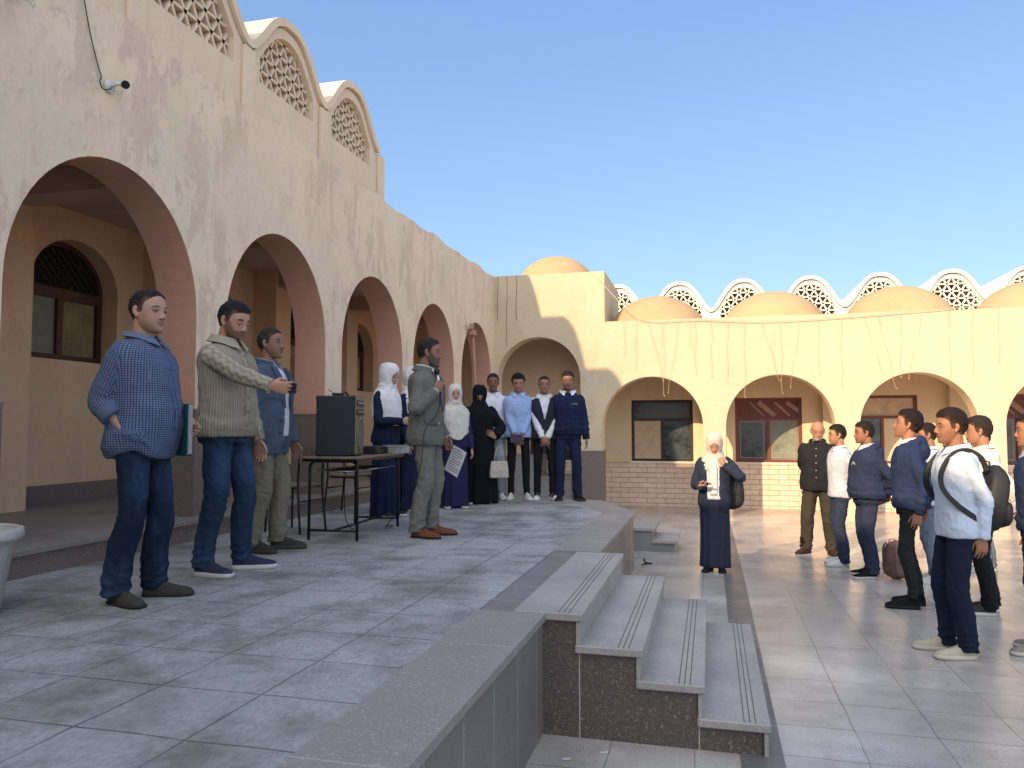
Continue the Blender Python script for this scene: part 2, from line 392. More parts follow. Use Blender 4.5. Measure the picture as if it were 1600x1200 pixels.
# small far stairs beyond the platform's end
fs = thing('stone_stairs', 'small flight of two grey steps at the far end of the platform', 'stairs', (-.9, 11.0, -.05))
b = MB(); b.box((-1.5,10.75,-.2),(-.80,11.6,.235)); b.box((-.80,10.75,-.2),(-.50,11.6,.075)); part(b, 'riser', M['granite_grey'], fs)
b = MB(); b.box((-1.5,10.72,.237),(-.76,11.62,.272)); b.box((-.80+.002,10.72,.077),(-.46,11.62,.11)); part(b, 'tread', M['tread'], fs)
# ================================================================ left arcade building
def arc(c, r, zs, n=28, rz=None):
    rz = r if rz is None else rz
    return [(c-r*math.cos(math.pi*i/n), zs+rz*math.sin(math.pi*i/n)) for i in range(n+1)]
LB = thing('arcade_building', 'long left arcade with peeling cream plaster and row of high lattice vaults', 'building', (-6, 5, .65))
LX = -4.65; LXb = -5.07; IX = -6.97
AC = [5.16+2.485*k for k in range(-6, 5)]; AR = 1.02
ZF = .83
out = [(-12, ZF)]
for c in AC:
    out.append((c-AR, ZF)); out += arc(c, AR, 2.66, 30, 1.15); out.append((c+AR, ZF))
out += [(16.37, ZF)]
topz = []
Yt = 16.37
while Yt > -12:
    ph = ((Yt-5.16)/2.485) % 1.0
    bump = .035*max(0, math.cos(2*math.pi*ph))**2
    topz.append((Yt, 5.0+bump+.012*math.sin(Yt*5.1)+.008*math.sin(Yt*13.7))); Yt -= .155
out += topz + [(-12, 5.02)]
b = MB()
def side(a, c):
    return 0 if (a[1] > 4.5 or c[1] > 4.5) else 1
b.poly(out, LX, LXb, 'x', 0, 2, side)
part(b, 'arcade_wall', [M['wall_aged'], M['reveal'], M['inner']], LB)
for i in range(len(AC)+0):
    y0 = AC[i]+AR; y1 = (AC[i+1]-AR) if i+1 < len(AC) else 16.36
    b = MB(); b.box((LXb-.02, y0-.018, ZF), (LX+.022, y1+(.018 if i+1 < len(AC) else -.0), 1.80), 0); b.box((LXb-.026, y0-.024, 1.80), (LX+.028, y1+(.024 if i+1 < len(AC) else 0), 1.822), 0)
    part(b, 'pier_dado', M['granite_dado'], LB)
b = MB(); b.box((-7.0,-12,.40),(-4.45,16.36,ZF-.03)); part(b, 'curb', M['granite_dado'], LB)
b = MB(); b.box((-6.99,-12,ZF-.028),(-4.42,16.35,ZF)); part(b, 'corridor_floor', M['corr'], LB)
WC = [7.16+2.44*k for k in (-5,-4,-3,-2,-1,0,1,2,3)]; WR = .62; WS = 2.40; WP = 3.22
b = MB(); holes = []
for c in WC: holes.append([(c-WR, WS), (c+WR, WS)] + arc(c, WR, WP, 20, .56)[::-1])
b.poly([(-12,ZF),(18.6,ZF),(18.6,4.6),(-12,4.6)], IX, IX-.30, 'x', 0, 0, 0, holes)
part(b, 'inner_wall', [M['inner']], LB)
b = MB(); b.box((IX, -12, ZF+.001), (IX+.02, 18, ZF+.20)); part(b, 'skirting', M['granite_dado'], LB)
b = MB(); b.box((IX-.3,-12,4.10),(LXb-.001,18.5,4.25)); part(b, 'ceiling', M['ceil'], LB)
b = MB(); b.box((-11.5,-12,4.62),(LXb-.002,16.2,4.72)); part(b, 'roof', M['roof'], LB)
PC = [8.42+2.44*k for k in range(-6, 4)]
for c in PC:
    b = MB(); b.box((IX+.001, c-.22, ZF+.001), (IX+.40, c+.22, 4.099)); 
    part(b, 'pilaster', [M['inner']], LB)
for c in PC:
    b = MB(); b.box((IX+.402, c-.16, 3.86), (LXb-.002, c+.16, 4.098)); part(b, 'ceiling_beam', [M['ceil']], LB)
def dome_cap(b, c, r, h, zlow):
    rs = []
    for k in range(19):
        ph = math.asin(zlow/h)+(math.pi/2-math.asin(zlow/h))*k/18; a = np.arange(56)*2*math.pi/56; w_ = max(math.cos(ph), .01)*r*(1+.006*np.sin(a*3+ph*4)+.004*np.sin(a*7+1))
        rs.append(np.stack([c[0]+np.cos(a)*w_, c[1]+np.sin(a)*w_, np.full(56, c[2]+h*math.sin(ph))], 1))
    b.loft(rs)
def lat_diag(b, c, r, zs, rz, x, step=.105, th=.02):
    """diamond wooden lattice filling an arched light"""
    for s in (-1, 1):
        k = -2.0
        while k < 2.0:
            pts = []
            for i in range(80):
                u = -r + 2*r*i/79; z = zs + k + s*(u)
                ok = z > zs and ((u/r)**2 + ((z-zs)/rz)**2) < .97
                if ok: pts.append((u, z))
            if len(pts) > 2:
                a, d = pts[0], pts[-1]; b.tube([(x, c+a[0], a[1]), (x, c+d[0], d[1])], th*.6, 4)
            k += step
for wi, c in enumerate(WC):
    x0 = IX-.22
    b = MB(); hw = WR-.004
    o2 = [(c-hw, WS+.004), (c+hw, WS+.004)] + arc(c, hw, WP, 20, .556)[::-1]
    hl = [[(c-hw+.07, WS+.08), (c-.04, WS+.08), (c-.04, WP-.10), (c-hw+.07, WP-.10)], [(c+.04, WS+.08), (c+hw-.07, WS+.08), (c+hw-.07, WP-.10), (c+.04, WP-.10)],
          arc(c, hw-.06, WP+.02, 16, .48)]
    b.poly(o2, x0, x0-.07, 'x', 0, 0, 0, hl); fr = part(b, 'window', [M['wood']], LB)
    b = MB(); lat_diag(b, c, hw-.05, WP+.02, .49, x0-.02)
    local(b, LB).build('lattice', [M['wood_dark']], fr)
    b = MB(); b.box((x0-.06, c-hw+.05, WP-.02), (x0-.05, c+hw-.05, WP+.50)); local(b, LB).build('pane', [M['wood_dark']], fr)
    b = MB(); b.box((x0-.055, c-hw+.06, WS+.07), (x0-.045, c-.035, WP-.09)); local(b, LB).build('pane', [M['paper']], fr)
    b = MB(); n = 40; ys_ = np.linspace(c+.035, c+hw-.06, n)
    fr1 = [(x0-.05+.010*math.sin(i*.9)+.006*math.sin(i*2.3), y) for i, y in enumerate(ys_)]
    b.add([(x, y, WS+.07) for x, y in fr1]+[(x, y, WP-.09) for x, y in fr1], [(i, i+1, n+i+1, n+i) for i in range(n-1)])
    local(b, LB).build('curtain', [M['curtain']], fr, smooth=True, fix=False)
# parapet shoulder domes over the corridor bays
DC = [5.16+2.485*k for k in range(-6, 5)]
for c in DC:
    b = MB(); dome_cap(b, (-5.98, c, 4.55), 1.0, .80, .17); part(b, 'dome', M['hall'], LB, True)
# vault hall
VC = [13.97-2.42*k for k in range(0, 10)]; VP = 2.42; HX = -6.97
VZ, VA = 7.62, .87
def wave(y, cs, pitch):
    d = min(abs(y-c) for c in cs); t = min(1, d/(pitch/2)); return VZ + VA*(.5+.5*math.cos(math.pi*t**1.3))
y_end = VC[0]+1.55; y_beg = VC[-1]-1.2
yy = np.linspace(y_beg, VC[0]+VP/2, 360)
prof = [(y, wave(y, VC, VP)) for y in yy]
b = MB(); holes = []; LHW = .86; LZ0 = 7.22
def lat_top(u): return VZ + VA*(.5+.5*math.cos(math.pi*(abs(u)/(VP/2))**1.3)) - .20 - .05*abs(u)
for c in VC:
    us = np.linspace(LHW, -LHW, 25); holes.append([(c-LHW, LZ0), (c+LHW, LZ0)] + [(c+u, lat_top(u)) for u in us])
b.poly([(y_beg, 4.7), (y_end, 4.7), (y_end, VZ-.02)] + [(y, z-.03) for y, z in prof[::-1]], HX, HX-.22, 'x', 0, 0, 0, holes)
part(b, 'hall_wall', [M['hall']], LB)
def shell(prof, x0, x1, th, axis='x'):
    n = len(prof); b = MB(); P = np.array(prof)
    T = np.gradient(P, axis=0); N = np.stack([-T[:,1], T[:,0]], 1); N /= np.linalg.norm(N, axis=1)[:,None]
    Q = P + N*th; rows = []
    for x in (x0, x1):
        for A in (P, Q): rows.append([(x, a, c) if axis == 'x' else (a, x, c) for a, c in A])
    v = sum(rows, []); f = []
    for i in range(n-1):
        f += [(i, i+1, n+i+1, n+i), (2*n+i, 3*n+i, 3*n+i+1, 2*n+i+1), (n+i, n+i+1, 3*n+i+1, 3*n+i), (i, 2*n+i, 2*n+i+1, i+1)]
    f += [(0, n, 3*n, 2*n), (n-1, 3*n-1, 4*n-1, 2*n-1)]
    b.add(v, f); return b
b = shell(prof, HX+.07, -11.8, .13); part(b, 'vault_roof', M['hall'], LB)
b = MB(); b.poly([(y_beg, 4.7), (y_end, 4.7), (y_end, VZ)] + [(y, z-.02) for y, z in prof[::-1]], -11.3, -11.5, 'x', 0); b.box((-11.3, y_end-.2, 4.7), (HX-.23, y_end-.001, VZ)); b.box((-11.3, y_beg, 4.7), (HX-.23, y_beg+.2, VZ))
part(b, 'rear_wall', [M['hall']], LB)
def tri_lattice(plane, c, hw, z0, ztop, axis, step, th, dep, sgn):
    """triangular concrete screen: three families of bars clipped to the opening"""
    b = MB(); H = step*math.sqrt(3)/2
    def inside(u, z): return abs(u) <= hw and z >= z0 and z <= ztop(u)
    def seg(p, q):
        p = np.array(p); q = np.array(q); n = 60; run = []
        for i in range(n+1):
            a = p+(q-p)*i/n
            if inside(*a): run.append(a)
            else:
                if len(run) > 1: bar(run[0], run[-1])
                run = []
        if len(run) > 1: bar(run[0], run[-1])
    def bar(a, d):
        t = d-a; L = np.linalg.norm(t)
        if L < .05: return
        t = t/L; nn = np.array([-t[1], t[0]])*th/2; a = a-t*.02; d = d+t*.02
        q = [a-nn, d-nn, d+nn, a+nn]; f0 = plane; f1 = plane - sgn*dep
        mp = (lambda p, u, z: (p, c+u, z)) if axis == 'x' else (lambda p, u, z: (c+u, p, z))
        b.add([mp(f0, *k) for k in q]+[mp(f1, *k) for k in q], [(0,1,2,3),(7,6,5,4),(0,4,5,1),(1,5,6,2),(2,6,7,3),(3,7,4,0)])
    k = 0
    while z0+.02+k*H < 12 and k < 12:
        seg((-hw, z0+.02+k*H), (hw, z0+.02+k*H)); k += 1
    for s in (-1, 1):
        for j in range(-9, 10):
            u0 = j*step; seg((u0, z0), (u0+s*1.8/math.tan(R(60)), z0+1.8))
    return b
for c in VC[:6]:
    b = tri_lattice(HX-.09, c, LHW, LZ0, lat_top, 'x', .29, .045, .12, 1); part(b, 'lattice_screen', M['hall'], LB)
for c in [VC[0]+VP/2+.14] + [c-VP/2 for c in VC]:
    b = MB(); b.box((HX+.001, c-.15, 4.72), (HX+.065, c+.15, VZ-.02), 0, .01); part(b, 'pilaster', M['hall'], LB)
# ================================================================ rear arcade with corner block
RB = thing('arcade_building', 'rear arcade with low arches, sunlit cream wall and golden domes', 'building', (4, 17, 0))
RY = 16.37; RYb = 16.79; JY = 18.40; FZ = -.18
RC = [-1.20+2.545*k for k in range(0, 8)]; RR = 1.045
out = [(-4.65, FZ), (-4.60, FZ)] + arc(-3.645, .935, 2.69, 28, .94) + [(-2.71, FZ)]
for c in RC:
    out += [(c-RR, FZ)] + arc(c, RR, 1.68, 30, 1.045) + [(c+RR, FZ)]
out = [p for i, p in enumerate(out) if i == 0 or p != out[i-1]]
out += [(19, FZ), (19, 3.92), (-2.18, 3.92), (-2.18, 5.02), (-4.65, 5.02)]
out = [(-4.649, FZ), (-4.58, FZ)] + out[2:]
b = MB(); b.poly(out, RY, RYb, 'y', 0, 2, lambda a, c: 0 if (a[1] > 3.9 and c[1] > 3.9) else 1)
part(b, 'arcade_wall', [M['wall'], M['inner_b'], M['inner_b']], RB)
b = MB(); b.box((-2.72, RY-.02, FZ), (-2.235, RYb+.02, 1.13)); b.box((-2.735, RY-.03, 1.13), (-2.22, RYb+.03, 1.155)); part(b, 'pier_dado', M['granite_dado'], RB)
wins = [(-4.3,-2.85,.86,2.3),(-1.83,-.40,.86,2.30),(.54,1.99,.86,2.33),(2.95,4.36,.86,2.36),(5.6,7.0,.86,2.36),(8.2,9.6,.86,2.36),(10.7,12.1,.86,2.36)]
b = MB(); b.poly([(-6.9, .80), (19, .80), (19, 3.4), (-2.37, 3.4), (-2.37, 4.79), (-6.9, 4.79)], JY, JY+.25, 'y', 0, 0, 0, [[(a,c),(d,c),(d,e),(a,e)] for a,d,c,e in wins]); part(b, 'inner_wall', [M['inner_b']], RB)
b = MB(); b.box((-6.9, JY-.03, FZ), (19, JY+.25, .798)); b.box((-6.9, JY-.05, .798), (19, JY-.001, .83)); part(b, 'block_dado', M['blocks'], RB)
b = MB(); b.box((-2.359, RYb+.001, 3.36), (19, JY-.001, 3.46)); b.box((-6.9, RYb+.001, 4.3), (-2.361, JY-.001, 4.4)); part(b, 'ceiling', M['inner_b'], RB)
b = MB(); b.box((-2.1, RYb, 3.72), (19, 22, 3.80)); part(b, 'roof', M['roof'], RB)
b = MB(); b.box((-2.36, RYb+.001, 3.45), (-2.18, 19.0, 5.02)); b.box((-4.65-2.3, RYb+.001, 4.8), (-2.361, 19.0, 4.9)); b.box((-6.95,18.8,4.91),(-2.361,19.0,5.02)); part(b, 'corner_block', M['wall'], RB)
for k, c in enumerate(RC[:7]):
    b = MB(); b.box((c+RR+.03, RYb+.001, FZ), (c+RR+.42, RYb+.14, 3.35)); b.box((c+RR+.02, JY-.20, FZ+.001), (c+RR+.42, JY-.051, 3.355)); part(b, 'pilaster', M['inner_b'], RB)
for k, c in enumerate([-1.15+2.50*k for k in range(0, 7)]):
    b = MB(); dome_cap(b, (c, 17.62, 3.42), 1.22, 1.20, .38); part(b, 'dome', M['dome'], RB, True)
b = MB(); dome_cap(b, (-3.50, 17.75, 4.72), 1.0, .97, .17); part(b, 'dome', M['dome'], RB, True)
def back_window(x0, x1, z0, z1, kind):
    b = MB(); y = JY+.04; t = .07; zt = z0 + (z1-z0)*.68; mt = M['wood_dark'] if kind in (0, 1) else M['wood_red']
    mm = (x0+x1)/2
    b.poly([(x0+.003,z0+.003),(x1-.003,z0+.003),(x1-.003,z1-.003),(x0+.003,z1-.003)], y, y+.07, 'y', 0, 0, 0,
           [[(x0+t,z0+t*.8),(mm-.03,z0+t*.8),(mm-.03,zt-.03),(x0+t,zt-.03)], [(mm+.03,z0+t*.8),(x1-t,z0+t*.8),(x1-t,zt-.03),(mm+.03,zt-.03)], [(x0+t,zt+.03),(x1-t,zt+.03),(x1-t,z1-t*.9),(x0+t,z1-t*.9)]])
    fr = part(b, 'window', [mt], RB)
    def p(n_, a, c, d, e, m, dy=.045):
        q = MB(); q.box((a, y+dy, c), (d, y+dy+.012, e)); local(q, RB).build(n_, [m], fr)
    p('pane', x0+t-.01, z0+.04, mm-.02, zt-.02, M['board'] if kind == 1 else M['glass'], .045 if kind != 1 else .02)
    p('pane', mm+.02, z0+.04, x1-t+.01, zt-.02, M['glass_g'] if kind == 2 else (M['glass'] if kind != 3 else M['inner_b']))
    p('pane', x0+t-.01, zt+.02, x1-t+.01, z1-.05, M['glass_b'] if kind in (0, 1) else (M['wood_red'] if kind == 2 else M['board']))
    if kind == 2:
        for a, c, wd in ((.23,.05,.03),(.36,.24,.11),(.60,.12,.05),(.78,.50,.09)):
            q = MB(); L = (x1-x0); q.tube([(x0+a*L, y+.015, z1-.10), (x0+a*L+.30+.22*c, y+.015, zt+.05)], wd/2, 4, flat=.25, up=(0,1,0)); local(q, RB).build('plank', [M['planks']], fr)
        for sx in (x0+t+.03, mm+.06):   # pale taped edge of each pane
            q = MB(); ww = (x1-x0)/2-t-.12
            q.poly([(sx,z0+.09),(sx+ww,z0+.09),(sx+ww,zt-.07),(sx,zt-.07)], y+.036, y+.040, 'y', 0, 0, 0, [[(sx+.02,z0+.11),(sx+ww-.02,z0+.11),(sx+ww-.02,zt-.09),(sx+.02,zt-.09)]])
            local(q, RB).build('tape', [M['planks']], fr)
    q = MB(); q.box((x0-.05, JY-.06, z0-.035), (x1+.05, JY+.04, z0-.002)); local(q, RB).build('sill', [M['white_trim']], fr)
for (a, d, c, e), k in zip(wins, (0, 1, 2, 3, 2, 0, 1)): back_window(a, d, c, e, k)
gb = thing('stone_steps', 'low grey granite block steps inside the corner arch behind the line of boys', 'steps', (-3.7, 17, FZ))
b = MB(); b.box((-4.5,16.85,FZ),(-3.85,18.3,.98)); b.box((-3.849,16.85,FZ),(-3.0,18.3,.52)); part(b, 'block', M['granite_grey'], gb)
b = MB(); b.box((-4.52,16.83,.982),(-3.83,18.3,1.01)); b.box((-3.82,16.83,.522),(-2.98,18.3,.55)); part(b, 'slab', M['granite_cop'], gb)
# ================================================================ far vaulted hall
FB = thing('vaulted_hall', 'far hall with white wavy roofline and triangular lattice lunettes behind the domes', 'building', (4, 32, 0))
FY = 31.0; FC = [1.29+2.44*k for k in range(-5, 9)]; VZ, VA = 6.18, 1.12
xx = np.linspace(FC[0]-1.2, FC[-1]+1.2, 560); prof = [(x, wave(x, FC, 2.44)) for x in xx]
def lat_top2(u): return VZ + VA*(.5+.5*math.cos(math.pi*(abs(u)/1.22)**1.3)) - .19
holes = []
for c in FC:
    us = np.linspace(.90, -.90, 21); holes.append([(c-.90, 5.55), (c+.90, 5.55)] + [(c+u, lat_top2(u)) for u in us])
b = MB(); b.poly([(xx[0], 0), (xx[-1], 0)] + [(x, z-.03) for x, z in prof[::-1]], FY, FY+.2, 'y', 0, 0, 0, holes); part(b, 'hall_wall', [M['white_trim']], FB)
b = shell(prof, FY-.12, FY+5, .13, 'y'); part(b, 'vault_roof', M['white_trim'], FB)
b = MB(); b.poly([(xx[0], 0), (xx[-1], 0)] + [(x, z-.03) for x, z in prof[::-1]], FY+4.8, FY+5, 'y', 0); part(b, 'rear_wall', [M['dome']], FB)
for c in FC:
    b = tri_lattice(FY+.03, c, .90, 5.55, lat_top2, 'y', .31, .05, .10, -1); part(b, 'lattice_screen', M['white_trim'], FB)
# ================================================================ unseen block added behind the camera, roofline shaped to shade the court
SB = thing('shade_block', 'unseen cream vaulted block added behind the viewer to shade the court', 'building', (-6, -8, 0))
pr = []
for x in np.linspace(-13, 3.2, 60):
    z = 7.9 if x < -5.4 else 7.9 - 1.5*min(1, ((x+5.4)/2.9))**1.6 - max(0, x+2.5)*.9
    pr.append((x, z))
b = MB(); hl = [[(x0, 1.0), (x0+1.3, 1.0), (x0+1.3, 2.4), (x0, 2.4)] for x0 in (-11, -8.6, -3.8, -1.2)]
b.poly([(-13, -.1), (3.2, -.1)] + pr[::-1], -6.0, -6.4, 'y', 0, 0, 0, hl); part(b, 'front_wall', [M['wall']], SB)
b = shell(pr, -5.8, -13, .1, 'y'); part(b, 'roof', M['hall'], SB)
b = MB(); b.box((3.0,-13,-.1),(3.2,-6.41,1.6)); b.box((-13,-13,-.1),(-12.8,-6.41,7.8)); b.box((-12.79,-13,-.1),(2.99,-12.8,2.2)); part(b, 'side_walls', M['wall'], SB)
for x0 in (-11, -8.6, -3.8, -1.2):
    b = MB(); b.box((x0+.003,-6.25,1.003),(x0+1.297,-6.2,2.397)); part(b, 'window', M['glass'], SB)
# ================================================================ people: shared tools
def remesh(mb, vox, it=2):
    V, F, _ = mb.arr() if isinstance(mb, MB) else mb
    me = bpy.data.meshes.new('t'); me.from_pydata([tuple(p) for p in V], [], F)
    import bmesh
    bm = bmesh.new(); bm.from_mesh(me); bmesh.ops.recalc_face_normals(bm, faces=bm.faces[:]); bm.to_mesh(me); bm.free()
    o = bpy.data.objects.new('t', me)
    COL.objects.link(o)
    md = o.modifiers.new('r', 'REMESH'); md.mode = 'VOXEL'; md.voxel_size = vox; md.use_smooth_shade = True
    dg = bpy.context.evaluated_depsgraph_get()
    ev = o.evaluated_get(dg); m2 = bpy.data.meshes.new_from_object(ev)
    n = len(m2.vertices); V = np.empty(n*3); m2.vertices.foreach_get('co', V); V = V.reshape(-1, 3)
    F = np.array([tuple(p.vertices) for p in m2.polygons if len(p.vertices) == 4], np.int32).reshape(-1, 4)
    T = [tuple(p.vertices) for p in m2.polygons if len(p.vertices) != 4]
    bpy.data.objects.remove(o); bpy.data.meshes.remove(me); bpy.data.meshes.remove(m2)
    return lap(V, F, it), F
def edges(F):
    E = np.vstack([F[:, [0,1]], F[:, [1,2]], F[:, [2,3]], F[:, [3,0]]]); return E
def lap(V, F, it, lam=.5):
    E = edges(F); n = len(V); deg = np.bincount(E.ravel(), minlength=n).astype(float)[:, None]; deg[deg == 0] = 1
    for _ in range(it):
        S = np.zeros_like(V)
        for k in range(3):
            S[:, k] = np.bincount(E[:, 0], V[E[:, 1], k], n) + np.bincount(E[:, 1], V[E[:, 0], k], n)
        V = V + lam*(S/deg - V)
    return V
def normals(V, F):
    a = np.cross(V[F[:,2]]-V[F[:,0]], V[F[:,3]]-V[F[:,1]]); N = np.zeros_like(V)
    for j in range(4):
        for k in range(3): N[:, k] += np.bincount(F[:, j], a[:, k], len(V))
    return N/(np.linalg.norm(N, axis=1)[:, None]+1e-12)
def ring(z, cx, cy, rx, rf, rb, n=28, e=2.3):
    a = np.arange(n)*2*math.pi/n; c, s = np.cos(a), np.sin(a)
    x = np.sign(c)*np.abs(c)**(2/e)*rx; y = np.sign(s)*np.abs(s)**(2/e); y = np.where(y > 0, y*rf, y*rb)
    return np.stack([cx+x, cy+y, np.full(n, z)], 1)
def smooth_path(pts, n=14):
    P = [np.asarray(p, float) for p in pts]; P = [2*P[0]-P[1]] + P + [2*P[-1]-P[-2]]; out = []
    for i in range(1, len(P)-2):
        for k in range(n):
            t = k/n; a, b, c, d = P[i-1:i+3]
            out.append(.5*((2*b)+(-a+c)*t+(2*a-5*b+4*c-d)*t*t+(-a+3*b-3*c+d)*t**3))
    out.append(P[-2]); return out
def rotm(ax, deg):
    return np.array(Matrix.Rotation(R(deg), 3, ax))
# ---- head template (metres, origin at head centre, +Y forward, chin -.113, crown +.12)
def head_template():
    b = MB()
    b.ell((0,-.012,.030), (.076,.098,.090), 32, 20)
    H = [(.06,0,.066,.080,.06),(.03,0,.070,.086,.06),(.0,0,.0705,.0855,.05),(-.03,0,.069,.083,.035),(-.055,.0,.063,.083,.02),(-.078,.002,.054,.080,.012),(-.098,.008,.042,.072,.004),(-.112,.020,.026,.052,.0)]
    b.loft([ring(z, 0, cy, rx, rf, rb, 32, 2.25) for z, cy, rx, rf, rb in H])
    b.tube([(0,-.028,-.02),(0,-.030,-.08),(0,-.040,-.14),(0,-.045,-.19)], [.054,.055,.056,.062], 20)
    b.loft([ring(z, 0, .055, rx, rf, .01, 16, 1.7) for z, rx, rf in [(.022,.007,.030),(.008,.0085,.034),(-.012,.011,.042),(-.028,.0145,.050),(-.038,.016,.046),(-.044,.012,.034)]])
    for s in (-1, 1):
        b.ell((s*.0125,.091,-.0365), (.0075,.0105,.0075), 12, 8)
        b.ell((s*.030,.070,.0235), (.020,.012,.0065), 14, 8)
        b.ell((s*.0785,-.012,-.002), (.007,.0185,.0315), 14, 12, rot=rotm('Z', s*26)@rotm('X', 12))
        b.ell((s*.078,-.008,-.028), (.006,.009,.010), 10, 8)
    b.tube([(-.022,.0745,-.0605),(-.008,.0855,-.0575),(0,.0855,-.0590),(.008,.0855,-.0575),(.022,.0745,-.0605)], [.003,.0052,.0050,.0052,.003], 10)
    b.tube([(-.020,.0740,-.0665),(0,.0845,-.0690),(.020,.0740,-.0665)], [.003,.0062,.003], 10)
    b.ell((0,.068,-.097), (.020,.017,.014), 14, 10)
    V, F = remesh(b, .0036, 3)
    x, y, z = V.T
    def G(cx, cz, sx, sz): return np.exp(-((x-cx)/sx)**2-((z-cz)/sz)**2)
    fr = sm(.03, .05, y)
    V[:, 1] -= fr*(.0085*(G(.031,.003,.017,.010)+G(-.031,.003,.017,.010)) + .0035*G(0,-.0635,.020,.0022) + .003*G(0,-.079,.018,.006) + .002*(G(.026,-.05,.006,.02)+G(-.026,-.05,.006,.02)))
    V[:, 1] += fr*(.0035*(G(.031,.0095,.015,.0035)+G(-.031,.0095,.015,.0035)) + .002*(G(.031,-.006,.014,.003)+G(-.031,-.006,.014,.003)))
    d = np.abs(x); ear = (d > .0765)*G(0, 0, 9, 9)
    V[:, 0] -= np.sign(x)*.005*np.exp(-((y+.008)/.009)**2-((z+.0)/.016)**2)*(d > .078)
    return V, F
HEADV, HEADF = head_template(); HEADV0 = HEADV.copy()
def mixc(c, c2, m): return c*(1-m[:, None]) + np.array(c2)*m[:, None]
def face_colors(hp, skin, beard=0, beard_col=(.03,.025,.02), hairc=(.02,.016,.013), hl=.062, brow=1., fem=0, mous=0, stub=.25, beard_len=0, gray=0):
    x, y, z = hp.T; ax = np.abs(x)
    n = vnoise(hp*60, 3); n2 = vnoise(hp*400, 5)
    c = np.tile(np.array(skin), (len(hp), 1))*(1+.10*(n-.5))[:, None]
    def g(cx, cz, sx, sz): return np.exp(-((ax-cx)/sx)**2-((z-cz)/sz)**2)*(y > .02)
    c = mixc(c, np.array(skin)*V3(1.08,.80,.75), np.clip(.3*g(.045,-.02,.02,.016)+.5*g(0,-.035,.012,.012), 0, 1))
    c = mixc(c, np.array(skin)*V3(.62,.55,.55), np.clip(.85*g(.031,.003,.019,.011), 0, 1)*(1-.2*fem))
    lips = sm(1.0, .72, ((ax/.023)**2+((z+.063)/.0085)**2))*(y > .06)
    c = mixc(c, np.array(skin)*(V3(.85,.50,.50) if not fem else V3(.85,.42,.42)), lips*.8)
    c = mixc(c, np.array(skin)*.25, np.exp(-((z+.0635)/.0016)**2)*(ax < .021)*(y > .06)*.9)
    c = mixc(c, np.array(skin)*.15, np.exp(-((ax-.008)/.0035)**2-((z+.0435)/.003)**2)*(y > .07)*.9)
    bz = .0225+.004*np.cos((ax-.032)/.02*1.5)-.0*ax
    br = sm(1.0, .5, ((ax-.031)/.0215)**2+((z-bz)/(.0056*brow))**2)*(y > .03)
    c = mixc(c, np.array(hairc)*1.0, br*(.95 if not fem else .75))
    if beard or mous or stub:
        lowf = sm(-.030, -.050, z - .35*(.075-np.clip(y, -.1, .075))*.6)
        side = sm(-.005, .012, y + .0)
        cheek = sm(.10, .0, 0*ax)
        area = np.clip(sm(-.036, -.052, z + .018*sm(.045, .068, ax)*-1.6) , 0, 1)*side
        area = np.maximum(area, sm(.052,.062, ax)*sm(.012,-.01, z)*sm(-.004,.010,y)*sm(.042,.03,y))
        area *= 1-lips; area *= 1-np.exp(-(ax/.03)**2-((z+.045)/.004)**2)*.3
        nb = np.clip(.88+.35*(n2-.5), 0, 1)
        mz = sm(1.0, .6, (ax/.030)**2+((z+.0525)/.0065)**2)*(y > .05)
        lvl = max(beard, stub)
        c = mixc(c, beard_col if beard else np.array(skin)*.45, area*lvl*nb*(z > -.16))
        if mous or beard: c = mixc(c, beard_col, mz*max(mous, beard)*nb)
    return c
EYE = None
def eyes(mb, cols, skin, down=0, closed=0, look=0):
    for s in (-1, 1):
        n, k = 18, 12; c0 = V3(s*.031, .0680, .0015); r = .0130
        P = []; Cc = []
        for i in range(k+1):
            th = math.pi*i/k
            for j in range(n):
                a = 2*math.pi*j/n; P.append(V3(math.sin(th)*math.cos(a), math.cos(th), math.sin(th)*math.sin(a)))
        P = np.array(P); ang = np.degrees(np.arccos(np.clip(P @ unit(V3(look*.4, 1, -.25*down)), -1, 1)))
        col = np.where(ang[:, None] < 14, .008, np.where(ang[:, None] < 33, np.array([[.020,.011,.007]]), np.array([[.17,.15,.135]])))
        up = P[:, 2]; lid = (up > (.22 - .6*closed - .25*down)) | (up < -.34)
        col = np.where(lid[:, None], np.array(skin)*.8, col)
        edge = np.abs(up-(.22-.6*closed-.25*down)) < .16
        col = np.where(edge[:, None], .02, col)
        rr = np.where(lid, r*1.06, r)
        V = c0 + P*rr[:, None]; f = [(i*n+j, i*n+(j+1) % n, (i+1)*n+(j+1) % n, (i+1)*n+j) for i in range(k) for j in range(n)]
        mb.add(V, f); cols.append(col)
HANDC = {}
